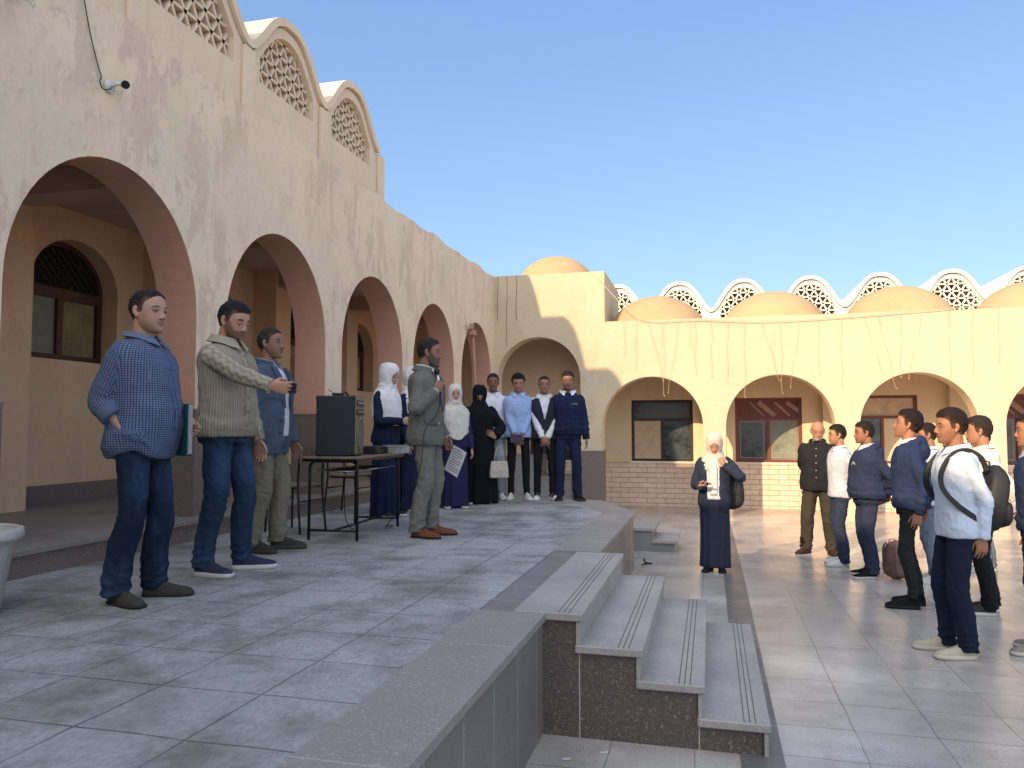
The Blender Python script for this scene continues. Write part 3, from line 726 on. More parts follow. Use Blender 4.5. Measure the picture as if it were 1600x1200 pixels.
def hand_template(curl, thumb=0., spread=3, th_in=30):
    """origin wrist, +Y along fingers, palm faces -Z, thumb on -X side"""
    key = (curl, thumb, spread, th_in)
    if key in HANDC: return HANDC[key]
    b = MB()
    b.loft([ring(0,0,0,.026,.019,.019,16,2.2)[:, [0,2,1]]+V3(0,y,0) if False else np.stack([ring(0,0,0,w,h,h,16,2.4)[:,0]+cx, np.full(16, y), ring(0,0,0,w,h,h,16,2.4)[:,1]], 1) for y, w, h, cx in [(-.03,.025,.019,0),(0,.027,.018,0),(.03,.037,.016,0),(.06,.041,.0145,0),(.085,.040,.012,0),(.094,.035,.008,0)]])
    L = [.068,.076,.071,.056]; X = [-.031,-.0105,.0105,.030]; rr = [.0085,.0088,.0083,.0072]
    for i in range(4):
        p = V3(X[i], .082-.004*abs(i-1.3), 0); a = 0; d0 = math.sin(R((i-1.5)*spread)); pts = [p-V3(0,.02,0), p]; rad = [rr[i]*1.05]*2
        jj = (1+.12*(i-1.5)); 
        for s, (fr, cu) in enumerate(((.45, curl[0]), (.31, curl[1]), (.24, curl[2]))):
            a += cu*jj
            for h in (.5, 1): pts.append(pts[-1]+V3(d0*math.cos(R(a)), math.cos(R(a)), -math.sin(R(a)))*L[i]*fr*.5); rad.append(rr[i]*(1-.09*(s+h*.5)))
        b.tube(pts, rad, 10)
    d = unit(V3(-math.cos(R(th_in)), math.sin(R(th_in))*1.3, -.35-thumb*.6)); p = V3(-.024,.018,-.004)
    q = p+d*.040; d2 = unit(d*.6+V3(.1+.5*thumb, .9, -.35*thumb)); r_ = q+d2*.03; d3 = unit(d2+V3(.25+.5*thumb,.2,-.2*thumb))
    b.tube([p-d*.01, p+d*.02, q, r_, r_+d3*.024], [.0155,.0135,.0105,.0098,.0075], 10)
    HANDC[key] = remesh(b, .0034, 2); return HANDC[key]
POSE = dict(relax=((14,24,16), 0, 3, 38), grip=((58,78,50), 1.0, 1, 30), phone=((30,48,30), .9, 3, 40), open=((6,10,6), 0, 5, 40), fist=((70,85,60), .9, 0, 32))
def ik(S, T, a, b, hint):
    S, T = np.array(S, float), np.array(T, float); d = T-S; L = min(np.linalg.norm(d), (a+b)*.995); u = unit(d)
    T = S+u*L; x = (a*a-b*b+L*L)/(2*L); h = math.sqrt(max(a*a-x*x, 0)); hv = np.array(hint, float); hv = unit(hv-u*np.dot(hv, u))
    return S+u*x+hv*h, T
# ---- cloth materials
def cloth(name, rough=.9, weave=700, wb=.15, kind=None, sheen=.0):
    t = NT(name, rough, .15); a = t.n('VertexColor'); a.layer_name = 'Col'; O = t.obj()
    n = t.noise(O, 9, 5, .6); k = t.mapr(n, .3, .7, .88, 1.10)
    c = t.mix(1, a.outputs[0], t.n('CombineColor', i_0=k, i_1=k, i_2=k).outputs[0], 'MULTIPLY')
    fold = t.noise(t.mapping(O, (1, 1, .5), rot=(0, .3, 0)), 16, 5, .6, 1.2)
    h = fold
    if kind == 'check':
        at = t.n('Attribute', attribute_name='uvw'); s3 = t.n('SeparateXYZ'); t.put(s3.inputs[0], at.outputs['Vector'])
        def ln(v, st, wd): f = t.math('ABSOLUTE', t.math('SUBTRACT', t.math('FRACT', t.math('DIVIDE', v, st)), .5)); return t.mapr(f, .5-wd-.04, .5-wd+.02)
        l1 = ln(s3.outputs[0], .0128, .16); l2 = ln(s3.outputs[1], .0128, .16)
        c = t.mix(t.math('MULTIPLY', l1, .78), c, (.016,.026,.062)); c = t.mix(t.math('MULTIPLY', l2, .78), c, (.016,.026,.062))
    if kind == 'rib':
        at = t.n('Attribute', attribute_name='uvw'); s3 = t.n('SeparateXYZ'); t.put(s3.inputs[0], at.outputs['Vector'])
        f = t.math('ABSOLUTE', t.math('SUBTRACT', t.math('FRACT', t.math('DIVIDE', s3.outputs[0], .0155)), .5))
        ca = t.math('SINE', t.math('MULTIPLY', s3.outputs[1], 90.)); f2 = t.math('ABSOLUTE', t.math('SUBTRACT', t.math('FRACT', t.math('ADD', t.math('DIVIDE', s3.outputs[0], .05), t.math('MULTIPLY', ca, .18))), .5))
        msk = s3.outputs[2]
        hh = t.n('Mix', data_type='FLOAT'); t.put(hh.inputs[0], msk); t.put(hh.inputs[2], t.mapr(f, .1, .45)); t.put(hh.inputs[3], t.mapr(f2, .1, .35))
        c = t.mix(t.math('MULTIPLY', t.math('SUBTRACT', 1, hh.outputs[0]), .42), c, (.10,.085,.06))
        h = t.math('ADD', fold, t.math('MULTIPLY', hh.outputs[0], 1.2))
    if kind == 'denim':
        c = t.mix(t.mapr(t.noise(t.mapping(O, (1,1,.35)), 7, 5, .65), .45, .72, 0, .35), c, (.06,.12,.21))
    if kind == 'stripe':
        at = t.n('Attribute', attribute_name='uvw'); s3 = t.n('SeparateXYZ'); t.put(s3.inputs[0], at.outputs['Vector'])
        f = t.math('ABSOLUTE', t.math('SUBTRACT', t.math('FRACT', t.math('DIVIDE', s3.outputs[0], .013)), .5)); c = t.mix(t.mapr(f, .40, .46, 0, .35), c, (.16,.24,.42))
    wv = t.noise(O, weave, 2, .5)
    t.base(c); t.bump(t.math('ADD', h, t.math('MULTIPLY', wv, wb)), .55, .007)
    return t.m
CM = {k: cloth(n, **kw) for k, n, kw in [('plain','woven_cloth',{}), ('check','checked_cotton',dict(kind='check')), ('rib','knitted_wool',dict(kind='rib')), ('denim','denim_cloth',dict(kind='denim')), ('stripe','striped_cotton',dict(kind='stripe'))]}
def skinmat():
    t = NT('skin', .55, .35); a = t.n('VertexColor'); a.layer_name = 'Col'; O = t.obj(); n = t.noise(O, 60, 4)
    k = t.mapr(n, .3, .7, .93, 1.06); t.base(t.mix(1, a.outputs[0], t.n('CombineColor', i_0=k, i_1=k, i_2=k).outputs[0], 'MULTIPLY'))
    t.bump(t.noise(O, 220, 3), .15, .002)
    return t.m
SKM = skinmat()
def hairmat():
    t = NT('hair', .65, .15); a = t.n('VertexColor'); a.layer_name = 'Col'; O = t.obj(); n = t.noise(t.mapping(O, (3,1,1)), 120, 4, .7)
    k = t.mapr(n, .3, .7, .5, 1.3); t.base(t.mix(1, a.outputs[0], t.n('CombineColor', i_0=k, i_1=k, i_2=k).outputs[0], 'MULTIPLY'))
    t.bump(n, .9, .006); return t.m
HRM = hairmat()
M['rubber_w'] = plain('white_rubber', (.55,.53,.48), .6); M['rubber_b'] = plain('black_rubber', (.02,.02,.02), .6)
M['button_w'] = plain('pearl_button', (.62,.60,.55), .35); M['button_d'] = plain('dark_button', (.03,.03,.035), .35)
M['steel'] = plain('brushed_steel', (.55,.55,.55), .3, 1)
# ================================================================ person builder
TOR = [(.78,.128,.085,.100),(.86,.162,.098,.122),(.93,.168,.102,.118),(1.00,.160,.106,.102),(1.08,.152,.110,.092),(1.16,.154,.112,.094),(1.25,.168,.118,.102),(1.33,.182,.112,.106),(1.38,.178,.098,.103),(1.415,.156,.084,.096),(1.445,.120,.070,.086),(1.47,.088,.058,.072),(1.495,.066,.050,.062),(1.51,.058,.048,.058)]
class Person:
    def __init__(s, **k):
        s.k = dict(H=1.75, g=1., belly=0., skin=(.30,.165,.095), rz=0, yaw=0, pitch=0, roll=0, nose=1., lean=0.)
        s.k.update(k); s.__dict__.update(s.k)
        s.root = thing('person', s.label, 'person', (s.x, s.y, s.z), s.rz, s.k.get('group'), s.H/1.75)
        L = s.k.get('feet', ((-.11, .0, 8), (.11, .0, -8)))    # (x, y, toe-out deg)
        s.feet = L
        s.hips = V3(0, s.k.get('hipy', 0), .90); s.sh = []
        aw = .163*(1+.6*(s.g-1)); s.k.setdefault('arms', (((-.27,.06,.80),(-.3,-.5,-.1)), ((.27,.06,.80),(.3,-.5,-.1))))
        for i, sg in enumerate((-1, 1)):
            T, hint = s.arms[i][:2] if 'arms' in s.__dict__ else s.k['arms'][i][:2]
            if len(T) == 4: T = s.wl(T[:3])
            S = V3(sg*aw, -.014, 1.388); E, W = ik(S, T, .295, .265, hint); s.sh.append((S, E, W))
        s.kn = []
        for i, sg in enumerate((-1, 1)):
            fx, fy, to = L[i]; hp = V3(sg*.088*(.6+.4*s.g), s.hips[1], .90); an = V3(fx, fy-.03, .085)
            K, A = ik(hp, an, .412, .407, V3(0, 1, 0)+V3(sg*.1,0,0)); s.kn.append((hp, K, an))
    def tr(s, z):    # torso radii at height
        Z = [t[0] for t in TOR]; rx, rf, rb = (np.interp(z, Z, [t[i] for t in TOR]) for i in (1, 2, 3))
        gg = 1+(s.g-1)*sm(1.47, 1.30, z); be = s.belly*np.exp(-((z-1.03)/.16)**2)
        return rx*gg+be*.25, rf*gg+be, rb*gg+be*.15
    def front(s, x, z, e, sgn=1):
        rx, rf, rb = s.tr(z); rx += e; r = (rf if sgn > 0 else rb)+e; q = max(0, 1-abs(x/rx)**2.3)**(1/2.3); return sgn*r*q + s.cy(z)
    def cy(s, z): return -.012*sm(1.30, 1.50, z)+ s.hips[1]*sm(1.2, .9, z)
    def torso(s, b, z0, z1, e, flare=0, n=30, mid=None):
        zs = sorted(set([z0]+[t[0] for t in TOR if z0 < t[0] < z1]+[z1])); rs = []
        for z in zs:
            rx, rf, rb = s.tr(z); fl = flare*sm(z0+.22, z0, z)
            ee = e*sm(1.50, 1.40, z)+.004; rs.append(ring(z, 0, s.cy(z), rx+ee+fl, rf+ee+fl, rb+ee+fl, n))
        b.loft(rs)
    def headx(s, P):
        """head space -> person space, bending the neck"""
        P = np.asarray(P, float); w = sm(-.18, -.05, P[:, 2]); hs = s.k.get('hs', 1.04); P = P*(1+(hs-1)*w)[:, None] + V3(0,0,.113*(hs-1))*w[:, None]
        Rm = (Matrix.Rotation(R(s.yaw), 3, 'Z') @ Matrix.Rotation(R(s.pitch), 3, 'X') @ Matrix.Rotation(R(s.roll), 3, 'Y'))
        Rm = np.array(Rm); piv = V3(0, -.035, -.09); Q = (P-piv) @ Rm.T + piv
        Q = P*(1-w[:, None]) + Q*w[:, None]
        return Q + V3(0, .030, 1.628)
    def body(s):
        b = MB(); s.torso(b, .86, 1.50, -.028)
        for S, E, W in s.sh: b.tube([S, S*.5+E*.5, E, E*.5+W*.5, W], [.036,.034,.031,.030,.0245], 12)
        for h_, K, A in s.kn: b.tube([h_, h_*.5+K*.5, K, K*.4+A*.6, A], [.05,.045,.040,.034,.028], 12)
        V, F = remesh(b, .014, 2); C = [np.tile(np.array(s.skin)*.9, (len(V), 1))]
        out = MB(); out.add(V, F)
        hp = HEADV.copy(); hw = s.k.get('hw', 1.); f = sm(-.14, -.09, hp[:, 2])
        hp2 = hp.copy(); hp2[:, 0] *= 1+(hw-1)*f
        hp2[:, 0] *= 1+s.k.get('jaw', 0)*sm(-.02, -.08, hp[:, 2])
        ns = np.exp(-(hp[:,0]/.018)**2-((hp[:,2]+.015)/.03)**2)*(hp[:,1] > .08)
        hp2[:, 1] += (s.nose-1)*.02*ns
        if s.k.get('beard_len'):
            m = sm(-.06,-.09,hp[:,2])*sm(.0,.05,hp[:,1])*sm(-.135,-.118,hp[:,2]); bn = vnoise(hp*90, 8)
            hp2 = hp2 + np.stack([0*m, m*s.beard_len*.35*(1+.3*bn), -m*s.beard_len*(.9+.5*bn)], 1)
        fc = {k: s.k[k] for k in ('beard','beard_col','brow','fem','mous','stub','hairc') if k in s.k}
        C.append(face_colors(hp, s.skin, **fc)); out.add(s.headx(hp2), HEADF)
        e = MB(); ec = []; eyes(e, ec, s.skin, s.k.get('eyedown', 0), s.k.get('closed', 0), s.k.get('look', 0)); ev, ef, _ = e.arr()
        ev[:, 0] *= hw; out.add(s.headx(ev), ef); C += ec
        for i, sg in enumerate((-1, 1)):
            S, E, W = s.sh[i]; spec = s.k.get('hands', ('relax', 'relax'))[i]
            if spec is None: continue
            pose, along, palm = (spec, None, None) if isinstance(spec, str) else spec
            d = unit(W-E) if along is None else unit(along); nrm = V3(-sg, 0, 0) if palm is None else np.array(palm, float)
            nrm = unit(nrm-d*np.dot(nrm, d)); sd = np.cross(d, -nrm)       # x axis: thumb on -X for one side
            HV, HF = hand_template(*POSE[pose]); HV = HV.copy()
            up = -nrm; xax = np.cross(d, up)
            if sg < 0: HV = HV*V3(-1,1,1)     # right hand is at -x when facing +Y? mirrored below by test
            if sg < 0: pass
            P = W + np.outer(HV[:,0], xax) + np.outer(HV[:,1]*1.0, d) + np.outer(HV[:,2], up)
            out.add(P*1.0, HF if True else HF); C.append(np.tile(np.array(s.skin)*V3(.95,.93,.92), (len(P), 1))*(1+.12*(vnoise(P*80,2)-.5))[:,None])
            if i == 0: s.handR = (W, d, nrm, xax)
            else: s.handL = (W, d, nrm, xax)
        Vv, Ff, _ = out.arr(); s.bodyobj = mk('body', Vv, Ff, SKM, s.root, True, None, np.vstack(C), fix=True); return s
    def fold(s, V, F, amp, seed, str_=(7,7,3.2), extra=None):
        N = normals(V, F); P = V*np.array(str_)
        w = vnoise(V*3, seed+9)*1.4-.7
        n = fbm(P+w[:, None], seed, 3); r = 1-np.abs(2*n-1)*1.6; r = np.clip(r, 0, 1)**2
        n2 = fbm(V*V3(16,16,7)+w[:, None]*2, seed+20, 2); r2 = np.clip(1-np.abs(2*n2-1)*2.2, 0, 1)**2
        n3 = fbm((V@np.array([[.8,0,.6],[0,1,0],[-.6,0,.8]]))*V3(20,14,6)+w[:,None]*3, seed+40, 2); r3 = np.clip(1-np.abs(2*n3-1)*2.6, 0, 1)**1.5
        d = amp*.9*(r-.35)+amp*.5*(r2-.25)+amp*.35*(r3-.25)
        if extra is not None: d = d+extra(V)
        return V + N*np.clip(d, -.02, .03)[:, None]
    def limbfold(s, V, S, E, W, amp, seed):
        """rings of creases round an elbow or a knee and above the cuff"""
        def along(V, a, b): t = ((V-a)@(b-a))/np.dot(b-a, b-a); t = np.clip(t, 0, 1); q = a+np.outer(t, b-a); return t, np.linalg.norm(V-q, axis=1)
        t2, d2 = along(V, E, W); t1, d1 = along(V, S, E)
        tt = np.where(d1 < d2, t1-1, t2); near = (np.minimum(d1, d2) < .11)
        nz = vnoise(V*14, seed)*2.5
        wv = (1-np.abs(np.sin(tt*15+nz*2.0)))**2*1.6-.45; wv = wv*np.clip(vnoise(V*V3(13,13,5), seed+31)*1.8-.35, 0, 1)
        return near*amp*(wv*.6)*(np.exp(-(tt/.30)**2)+.9*np.exp(-((tt-.93)/.16)**2))
    def wl(s, P):
        q = Matrix.Rotation(R(-s.rz), 3, 'Z') @ (Vector(P)-Vector((s.x, s.y, s.z))); return V3(*q)/(s.H/1.75)
    def top(s, col, e=.020, hem=.84, mat='plain', sleeve=(.061,.056,.050,.040), cuff=1., amp=.010, flare=.012, name='shirt', rib=0, open_v=None, hood=0, seed=1, short=None, arms=True, colf=None, post=None, z1=1.482, zipc=None, hemcol=None):
        b = MB(); s.torso(b, hem, z1, e, flare)
        if arms:
            for S, E, W in s.sh:
                q = E+(W-E)*cuff; gg = .6+.4*s.g
                pts = smooth_path([S+V3(-np.sign(S[0])*.045,0,.022), S+(E-S)*.10, S*.5+E*.5, E, E*.5+q*.5, q], 5); n = len(pts)
                tt = np.linspace(0, 1, n); r = np.interp(tt, [0,.2,.6,1], sleeve)*gg; r[0] *= .8
                b.tube(pts, list(r), 16)
        if hood:
            pts = [V3(math.sin(a)*.095, -.015-math.cos(a)*.085, 1.465+.02*math.cos(a)) for a in np.linspace(-2.2, 2.2, 13)]
            b.tube(pts, [.012]+[.030+.022*math.cos(a) for a in np.linspace(-1.9, 1.9, 11)]+[.012], 12)
            b.ell((0,-.125,1.40), (.115,.050,.085), 16, 10)
        V, F = remesh(b, s.k.get('vox', .0085), 2)
        ex = 0
        for S, E, W in s.sh: ex = ex + (s.limbfold(V, S, E, E+(W-E)*cuff, amp*.85, seed) if arms else 0)
        hz = np.exp(-((V[:,2]-(hem+.09))/.07)**2)*amp*.6*np.sin(V[:,2]*70+vnoise(V*8, seed+4)*6) if rib else 0
        V = s.fold(V, F, amp, seed, extra=lambda P: ex+hz)
        if post is not None: V = post(V)
        if open_v:      # push the front V of a jacket back under the shirt below
            x, y, z = V.T; za, zb, w0, w1 = open_v; wd = np.interp(z, [za, zb, 1.6], [w0, w1, w1]); m = (np.abs(x) < wd)*(z > za)*(y > s.cy(1.2)+.01)*(z < 1.55)
            V[:, 1] -= .055*m
        C = np.tile(np.array(col, float), (len(V), 1))
        if hemcol is not None: C[V[:,2] < hem+.05] = hemcol
        if rib:
            m = V[:,2] < hem+.05; C[m] *= .72
        if colf: C = colf(V, C)
        # pattern coordinates: around and along torso / arms
        x, y, z = V.T; ang = np.arctan2(x, y-.0); U = np.stack([np.where(np.abs(x) < 9, ang*.17, 0), z, 0*z], 1)
        for S, E, W in (s.sh if arms else []):
            for a, b_ in ((S, E), (E, W)):
                d = unit(b_-a); t = (V-a)@d; q = a+np.outer(np.clip(t, 0, np.linalg.norm(b_-a)), d); dist = np.linalg.norm(V-q, axis=1)
                m = (dist < .085)*(np.abs(x) > abs(S[0])-.045 if a is S else 1)*(t > .01) if True else 0
                rx, rf, rb = s.tr(np.clip(z, .8, 1.5)); inside = (np.abs(x)/(rx+e+.018))**2+((y-0)/(np.where(y>0, rf, rb)+e+.018))**2 < 1
                m = m.astype(bool) & ~inside
                u_ = unit(np.cross(d, V3(0,1,0.3))); v_ = np.cross(d, u_); rel = V-q; an = np.arctan2(rel@u_, rel@v_)
                U[m] = np.stack([an*.055, t+(0 if a is S else .295), np.ones(len(t))], 1)[m]
        o = mk(name, V, F, CM[mat], s.root, True, None, C, fix=False, attrs={'uvw': U})
        s.lastU = U; return o
    def trousers(s, col, w=(.098,.080,.064,.060,.058), mat='plain', top=.98, amp=.010, e=.012, seed=5, hemz=.055, name='trousers', break_=1.):
        b = MB(); s.torso(b, .835, top, e)
        for hp, K, A in s.kn:
            an = V3(A[0], A[1]-.005, hemz); pts = smooth_path([hp+V3(-np.sign(hp[0])*.0,0,.06), hp, hp*.5+K*.5+V3(0,.01,0), K+V3(0,.008,0), K*.5+A*.5+V3(0,-.012,0), an], 5); n = len(pts)
            r = np.interp(np.linspace(0, 1, n), [0,.25,.55,.8,1], w)*(.7+.3*s.g); b.tube(pts, list(r), 18, up=(0,1,0))
        b.ell((0, s.hips[1]-.002, .845), (.075,.085,.085), 16, 10)
        V, F = remesh(b, s.k.get('vox', .0085), 3); ex = 0; x, y, z = V.T
        for hp, K, A in s.kn:
            an = V3(A[0], A[1], hemz); ex = ex+s.limbfold(V, hp, K, an, amp*.8*break_, seed)
            sd = (np.sign(x) == np.sign(hp[0]))
            ex = ex + sd*amp*1.0*break_*sm(.26, .07, z)*((1-np.abs(np.sin(z*48+vnoise(V*11, seed+3)*5+x*22)))**1.5*1.3-.4)
            kc = K if True else 0
            ex = ex + sd*amp*.6*np.exp(-((z-.84)/.08)**2)*np.sin((z*60-np.abs(x)*90)+vnoise(V*7,seed+2)*5)*(y > 0)
        V = s.fold(V, F, amp, seed, (8,8,3), extra=lambda P: ex)
        V[:, 2] = np.maximum(V[:, 2], .012)
        C = np.tile(np.array(col, float), (len(V), 1))
        if mat == 'denim':
            wsh = sm(.50,.68,z)*sm(.86,.70,z)*sm(0,.05,y)*np.clip(vnoise(V*V3(9,9,5),4)*1.6-.3,0,1); C = C*(1+.8*wsh)[:,None]
        return mk(name, V, F, CM[mat], s.root, True, None, C, fix=False)
    def shoes(s, col, sole=(.5,.48,.43), kind='sneaker', L=.285, seed=0):
        for i, sg in enumerate((-1, 1)):
            fx, fy, to = s.feet[i]; a = R(-to if False else to)*1.0
            b = MB(); rings = []; hs = .016 if kind == 'loafer' else .028
            prof = [(-.085,.018,.060),(-.075,.031,.082),(-.045,.037,.098),(-.01,.038,.100),(.03,.040,.085),(.07,.046,.066),(.11,.048,.055),(.15,.044,.047),(.18,.033,.038),(.194,.014,.028)]
            for y, wd, h in prof:
                y = y*L/.285; k = 16; th = np.arange(k)*2*math.pi/k; hh = (h-.004)
                rings.append(np.stack([np.cos(th)*wd*np.where(np.sin(th) < 0, 1.0, .94), np.full(k, y), hs*.6+np.where(np.sin(th) > 0, np.sin(th)*hh, np.sin(th)*.004)], 1))
            b.loft(rings); V, F, Mi = b.arr()
            N = V.copy(); cxy = V3(math.cos(a), math.sin(a), 0)
            def place(V): return np.stack([fx+V[:,0]*math.cos(a)-V[:,1]*math.sin(a), fy+V[:,0]*math.sin(a)+V[:,1]*math.cos(a), V[:,2]], 1)
            cc = np.tile(np.array(col, float), (len(V), 1))*(1+.25*(vnoise(V*40+i, seed)-.5))[:, None]
            if kind == 'dunk':
                wp = (V[:,1] > .10)|((V[:,1] < .03)&(V[:,1] > -.05)&(V[:,2] > .03)); cc[wp] = (.6,.6,.58)
            o = mk('shoe', place(V), F, CM['plain'], s.root, True, None, cc)
            q = MB(); rr = []
            for z, gsc in ((.0, .96), (.004, 1.02), (hs, 1.03), (hs+.003, .98)):
                yy = np.array([p[0] for p in prof])*L/.285; ww = np.array([p[1] for p in prof])
                outl = [(w_*gsc+.003*(gsc > 1), y_*gsc) for y_, w_ in zip(yy, ww)]+[(-w_*gsc-.003*(gsc > 1), y_*gsc) for y_, w_ in zip(yy[::-1], ww[::-1])]
                rr.append(np.array([(a_, b_, z+(.006*max(0,(b_-.12)/.08) if z < .003 else 0)) for a_, b_ in outl]))
            q.loft(rr); V, F, _ = q.arr(); mk('sole', place(V), F, CM['plain'], o, True, None, np.tile(np.array(sole, float), (len(V), 1)))
            if kind == 'sneaker' or kind == 'dunk':
                q = MB()
                for t in range(4):
                    y = .035+t*.017; q.tube([(-.020,y,.083-t*.006+.004),(0,y+.004,.0925-t*.006+.004),(.020,y,.083-t*.006+.004)], .0022, 6)
                V, F, _ = q.arr(); mk('lace', place(V), F, CM['plain'], o, True, None, np.tile(np.array(col)*1.5+.03, (len(V), 1)))
    def hair(s, col=(.018,.015,.013), th=.014, hl=.064, curly=0, fade=1, bald=0, top=0, seed=3, part=0):
        V = HEADV.copy(); x, y, z = V.T; N = normals(V, HEADF); ax = np.abs(x)
        line = np.interp(y, [-.11,-.045,-.014,.018,.030,.046,.066,.085], [-.060,-.052,-.014,-.012,.036,.052,hl,hl+.002]) + .007*(vnoise(V*V3(110,110,60), seed+2)-.5) + bald*.05*np.exp(-((ax-.035)/.018)**2)*(y > .03)
        m = sm(line-.006, line+.008, z)*(z > -.06)
        ear = (ax > .0785)*(z < .032)*(y > -.042); m = m*(1-ear)
        fd = sm(line, line+(.060*sm(.040,.062,ax)+.012)*fade+.004, z)
        n = vnoise(V*70, seed); n2 = fbm(V*150, seed+1, 2)
        tk = th*(.10+.90*fd) + top*sm(.05,.11,z)*(.7+.6*vnoise(V*V3(90,40,90),seed+9)) + .005*(n-.5)*fd
        if curly: tk = tk + curly*(vnoise(V*95, seed+5)-.35)*fd
        else: tk = tk + .006*(vnoise(V*V3(200,60,200), seed+6)-.5)*fd
        W_ = V + N*(m*tk-(1-m)*.007)[:, None]
        keep = (m > .02); fk = keep[HEADF].any(axis=1) & (z[HEADF].min(axis=1) > -.075)
        F = HEADF[fk]; idx = np.unique(F); mp = -np.ones(len(V), int); mp[idx] = np.arange(len(idx)); hw = s.k.get('hw', 1.)
        W2 = W_[idx].copy(); W2[:,0] *= hw
        C = np.tile(np.array(col, float), (len(idx), 1)); 
        sk = (1-fd[idx])*fade*.62*(.75+.5*vnoise(V[idx]*260, seed)); sk = np.clip(sk, 0, .9); C = C*(1-sk[:,None])+np.array(s.skin)*.55*sk[:,None]
        return mk('hair', s.headx(W2), mp[F], HRM, s.root, True, None, C, fix=False)
    def strip(s, name, pts, w, th, col, mat=None, parent=None, up=None):
        b = MB(); b.tube(pts, w/2, 4 if th < w else 8, flat=th/w, up=up); V, F, _ = b.arr()
        return mk(name, V, F, mat or CM['plain'], parent or s.root, False, None, None if mat else np.tile(np.array(col, float), (len(V), 1)))
    def front_line(s, x, z0, z1, e, n=16, off=.004, sgn=1):
        return [V3(x, s.front(x, z, e, sgn)+off, z) for z in np.linspace(z0, z1, n)]
    def placket(s, parent, e, z0, z1, col, x=0, w=.030, buttons=6, bm='button_w', off=.007):
        P = s.front_line(x, z0, z1, e, 20, off); b = MB()
        rows = []
        for p in P: rows.append([p+V3(-w/2,-.003,0), p+V3(-w/2,.001,0), p+V3(w/2,.001,0), p+V3(w/2,-.003,0)])
        b.loft(rows); V, F, _ = b.arr(); V = V + (vnoise(V*V3(1,1,16), 3)[:,None]-.5)*V3(.006,.004,0)
        o = mk('placket', V, F, CM['plain'], parent, True, None, np.tile(np.array(col, float), (len(V), 1)))
        for z in np.linspace(z0+.06, z1-.03, buttons):
            b = MB(); y = s.front(x, z, e)+off; b.tube([(x,y-.001,z),(x,y+.0035,z)], [.0062,.0055], 10); V, F, _ = b.arr(); mk('button', V, F, M[bm], o)
        return o
    def collar(s, parent, col, r=.066, z=1.508, h=.028, point=.036, gap=12, tilt=.35, name='collar', flatw=.015, lw=1.):
        """folded shirt collar: outer leaf running round the neck with two front points"""
        rows = []; 
        for a in np.linspace(gap, 360-gap, 40):
            fr = max(0, math.cos(R(a)))**3; al = R(a); dirv = V3(math.sin(al), math.cos(al), 0)
            rr = r*(1+.12*abs(math.sin(al)))+.008*(math.cos(al) < 0); zz = z-.022*max(0, math.cos(al))+.012*max(0, -math.cos(al)); cy = -.018+.008
            top = V3(0,cy,zz)+dirv*rr
            bot = V3(0,cy,zz-h-point*fr)+dirv*(rr+flatw+.018*fr)
            if fr > .5: bot = bot + V3(math.sin(al)*.02*lw, .012, 0)
            inn = top-dirv*.004; bi = bot-dirv*.004
            rows.append([top+V3(0,0,.002), bot, bi, inn-V3(0,0,.004)])
        b = MB(); b.loft([np.array(r_) for r_ in rows]); V, F, _ = b.arr()
        return mk(name, V, F, CM['plain'], parent, False, None, np.tile(np.array(col, float), (len(V), 1)))
    def lapels(s, parent, col, e, za, zb, w0, w1, wl=.06):
        for sg in (-1, 1):
            rows = []
            for z in np.linspace(za, zb, 16):
                t = (z-za)/(zb-za); xi = sg*(w0+(w1-w0)*t); wd = wl*math.sin(math.pi*min(1, t*.62+.12))*1.0
                if t > .80: wd *= .75 if t < .86 else .9
                xo = xi+sg*wd; yi = s.front(xi, z, e)+.007; yo = s.front(xo, z, e)+.010
                rows.append([V3(xi,yi-.004,z), V3(xi,yi+.003,z), V3(xo,yo+.004,z+.012), V3(xo,yo,z+.012)])
            b = MB(); b.loft([np.array(r_) for r_ in rows]); V, F, _ = b.arr(); mk('lapel', V, F, CM['plain'], parent, False, None, np.tile(np.array(col, float)*.93, (len(V), 1)))
    def hijab(s, col, open_=(.050,.074), drape=1.22, name='headscarf', seed=4, bulk=.018, drop=0, chest=.03, amp=.008):
        b = MB(); n = 32
        H = [(.150,-.015,.035,.045,.05),(.138,-.015,.060,.070,.075),(.10,-.015,.086,.095,.112),(.05,-.012,.094,.098,.118),(0,-.01,.094,.093,.112),(-.05,-.01,.088,.090,.100),(-.09,-.012,.084,.100,.092),(-.13,-.015,.088,.104,.095)]
        rs = [s.headx(ring(z, 0, cy, rx+bulk*.3, rf-.004+bulk*.2, rb+bulk*.4, n, 2.1)) for z, cy, rx, rf, rb in H][::-1]
        b.loft(rs)
        zs = [1.53, 1.49, 1.45, 1.41, 1.36, 1.30, drape]; W_ = [.105,.120,.155,.195,.215,.215,.205]; Fd = [.085,.088,.098,.112,.128,.135,.138]
        b.loft([ring(z, 0, -.01, w*(.75+.25*s.g), f+chest, f*.95, n, 2.1) for z, w, f in zip(zs, W_, Fd)][::-1])
        V, F = remesh(b, .006, 3)
        # face opening, measured in head space (front region pushed inside)
        hc = s.headx(np.array([[0, .05, -.012]]))[0]
        Rm = np.array(Matrix.Rotation(R(s.yaw), 3, 'Z') @ Matrix.Rotation(R(s.pitch), 3, 'X') @ Matrix.Rotation(R(s.roll), 3, 'Y'))
        L = (V-hc)@Rm
        el = (L[:,0]/open_[0])**2+((L[:,2]+.002)/open_[1])**2; m = (el < 1)&(L[:,1] > -.03)
        edge = np.exp(-((np.sqrt(el)-1.12)/.10)**2)*(L[:,1] > -.03)
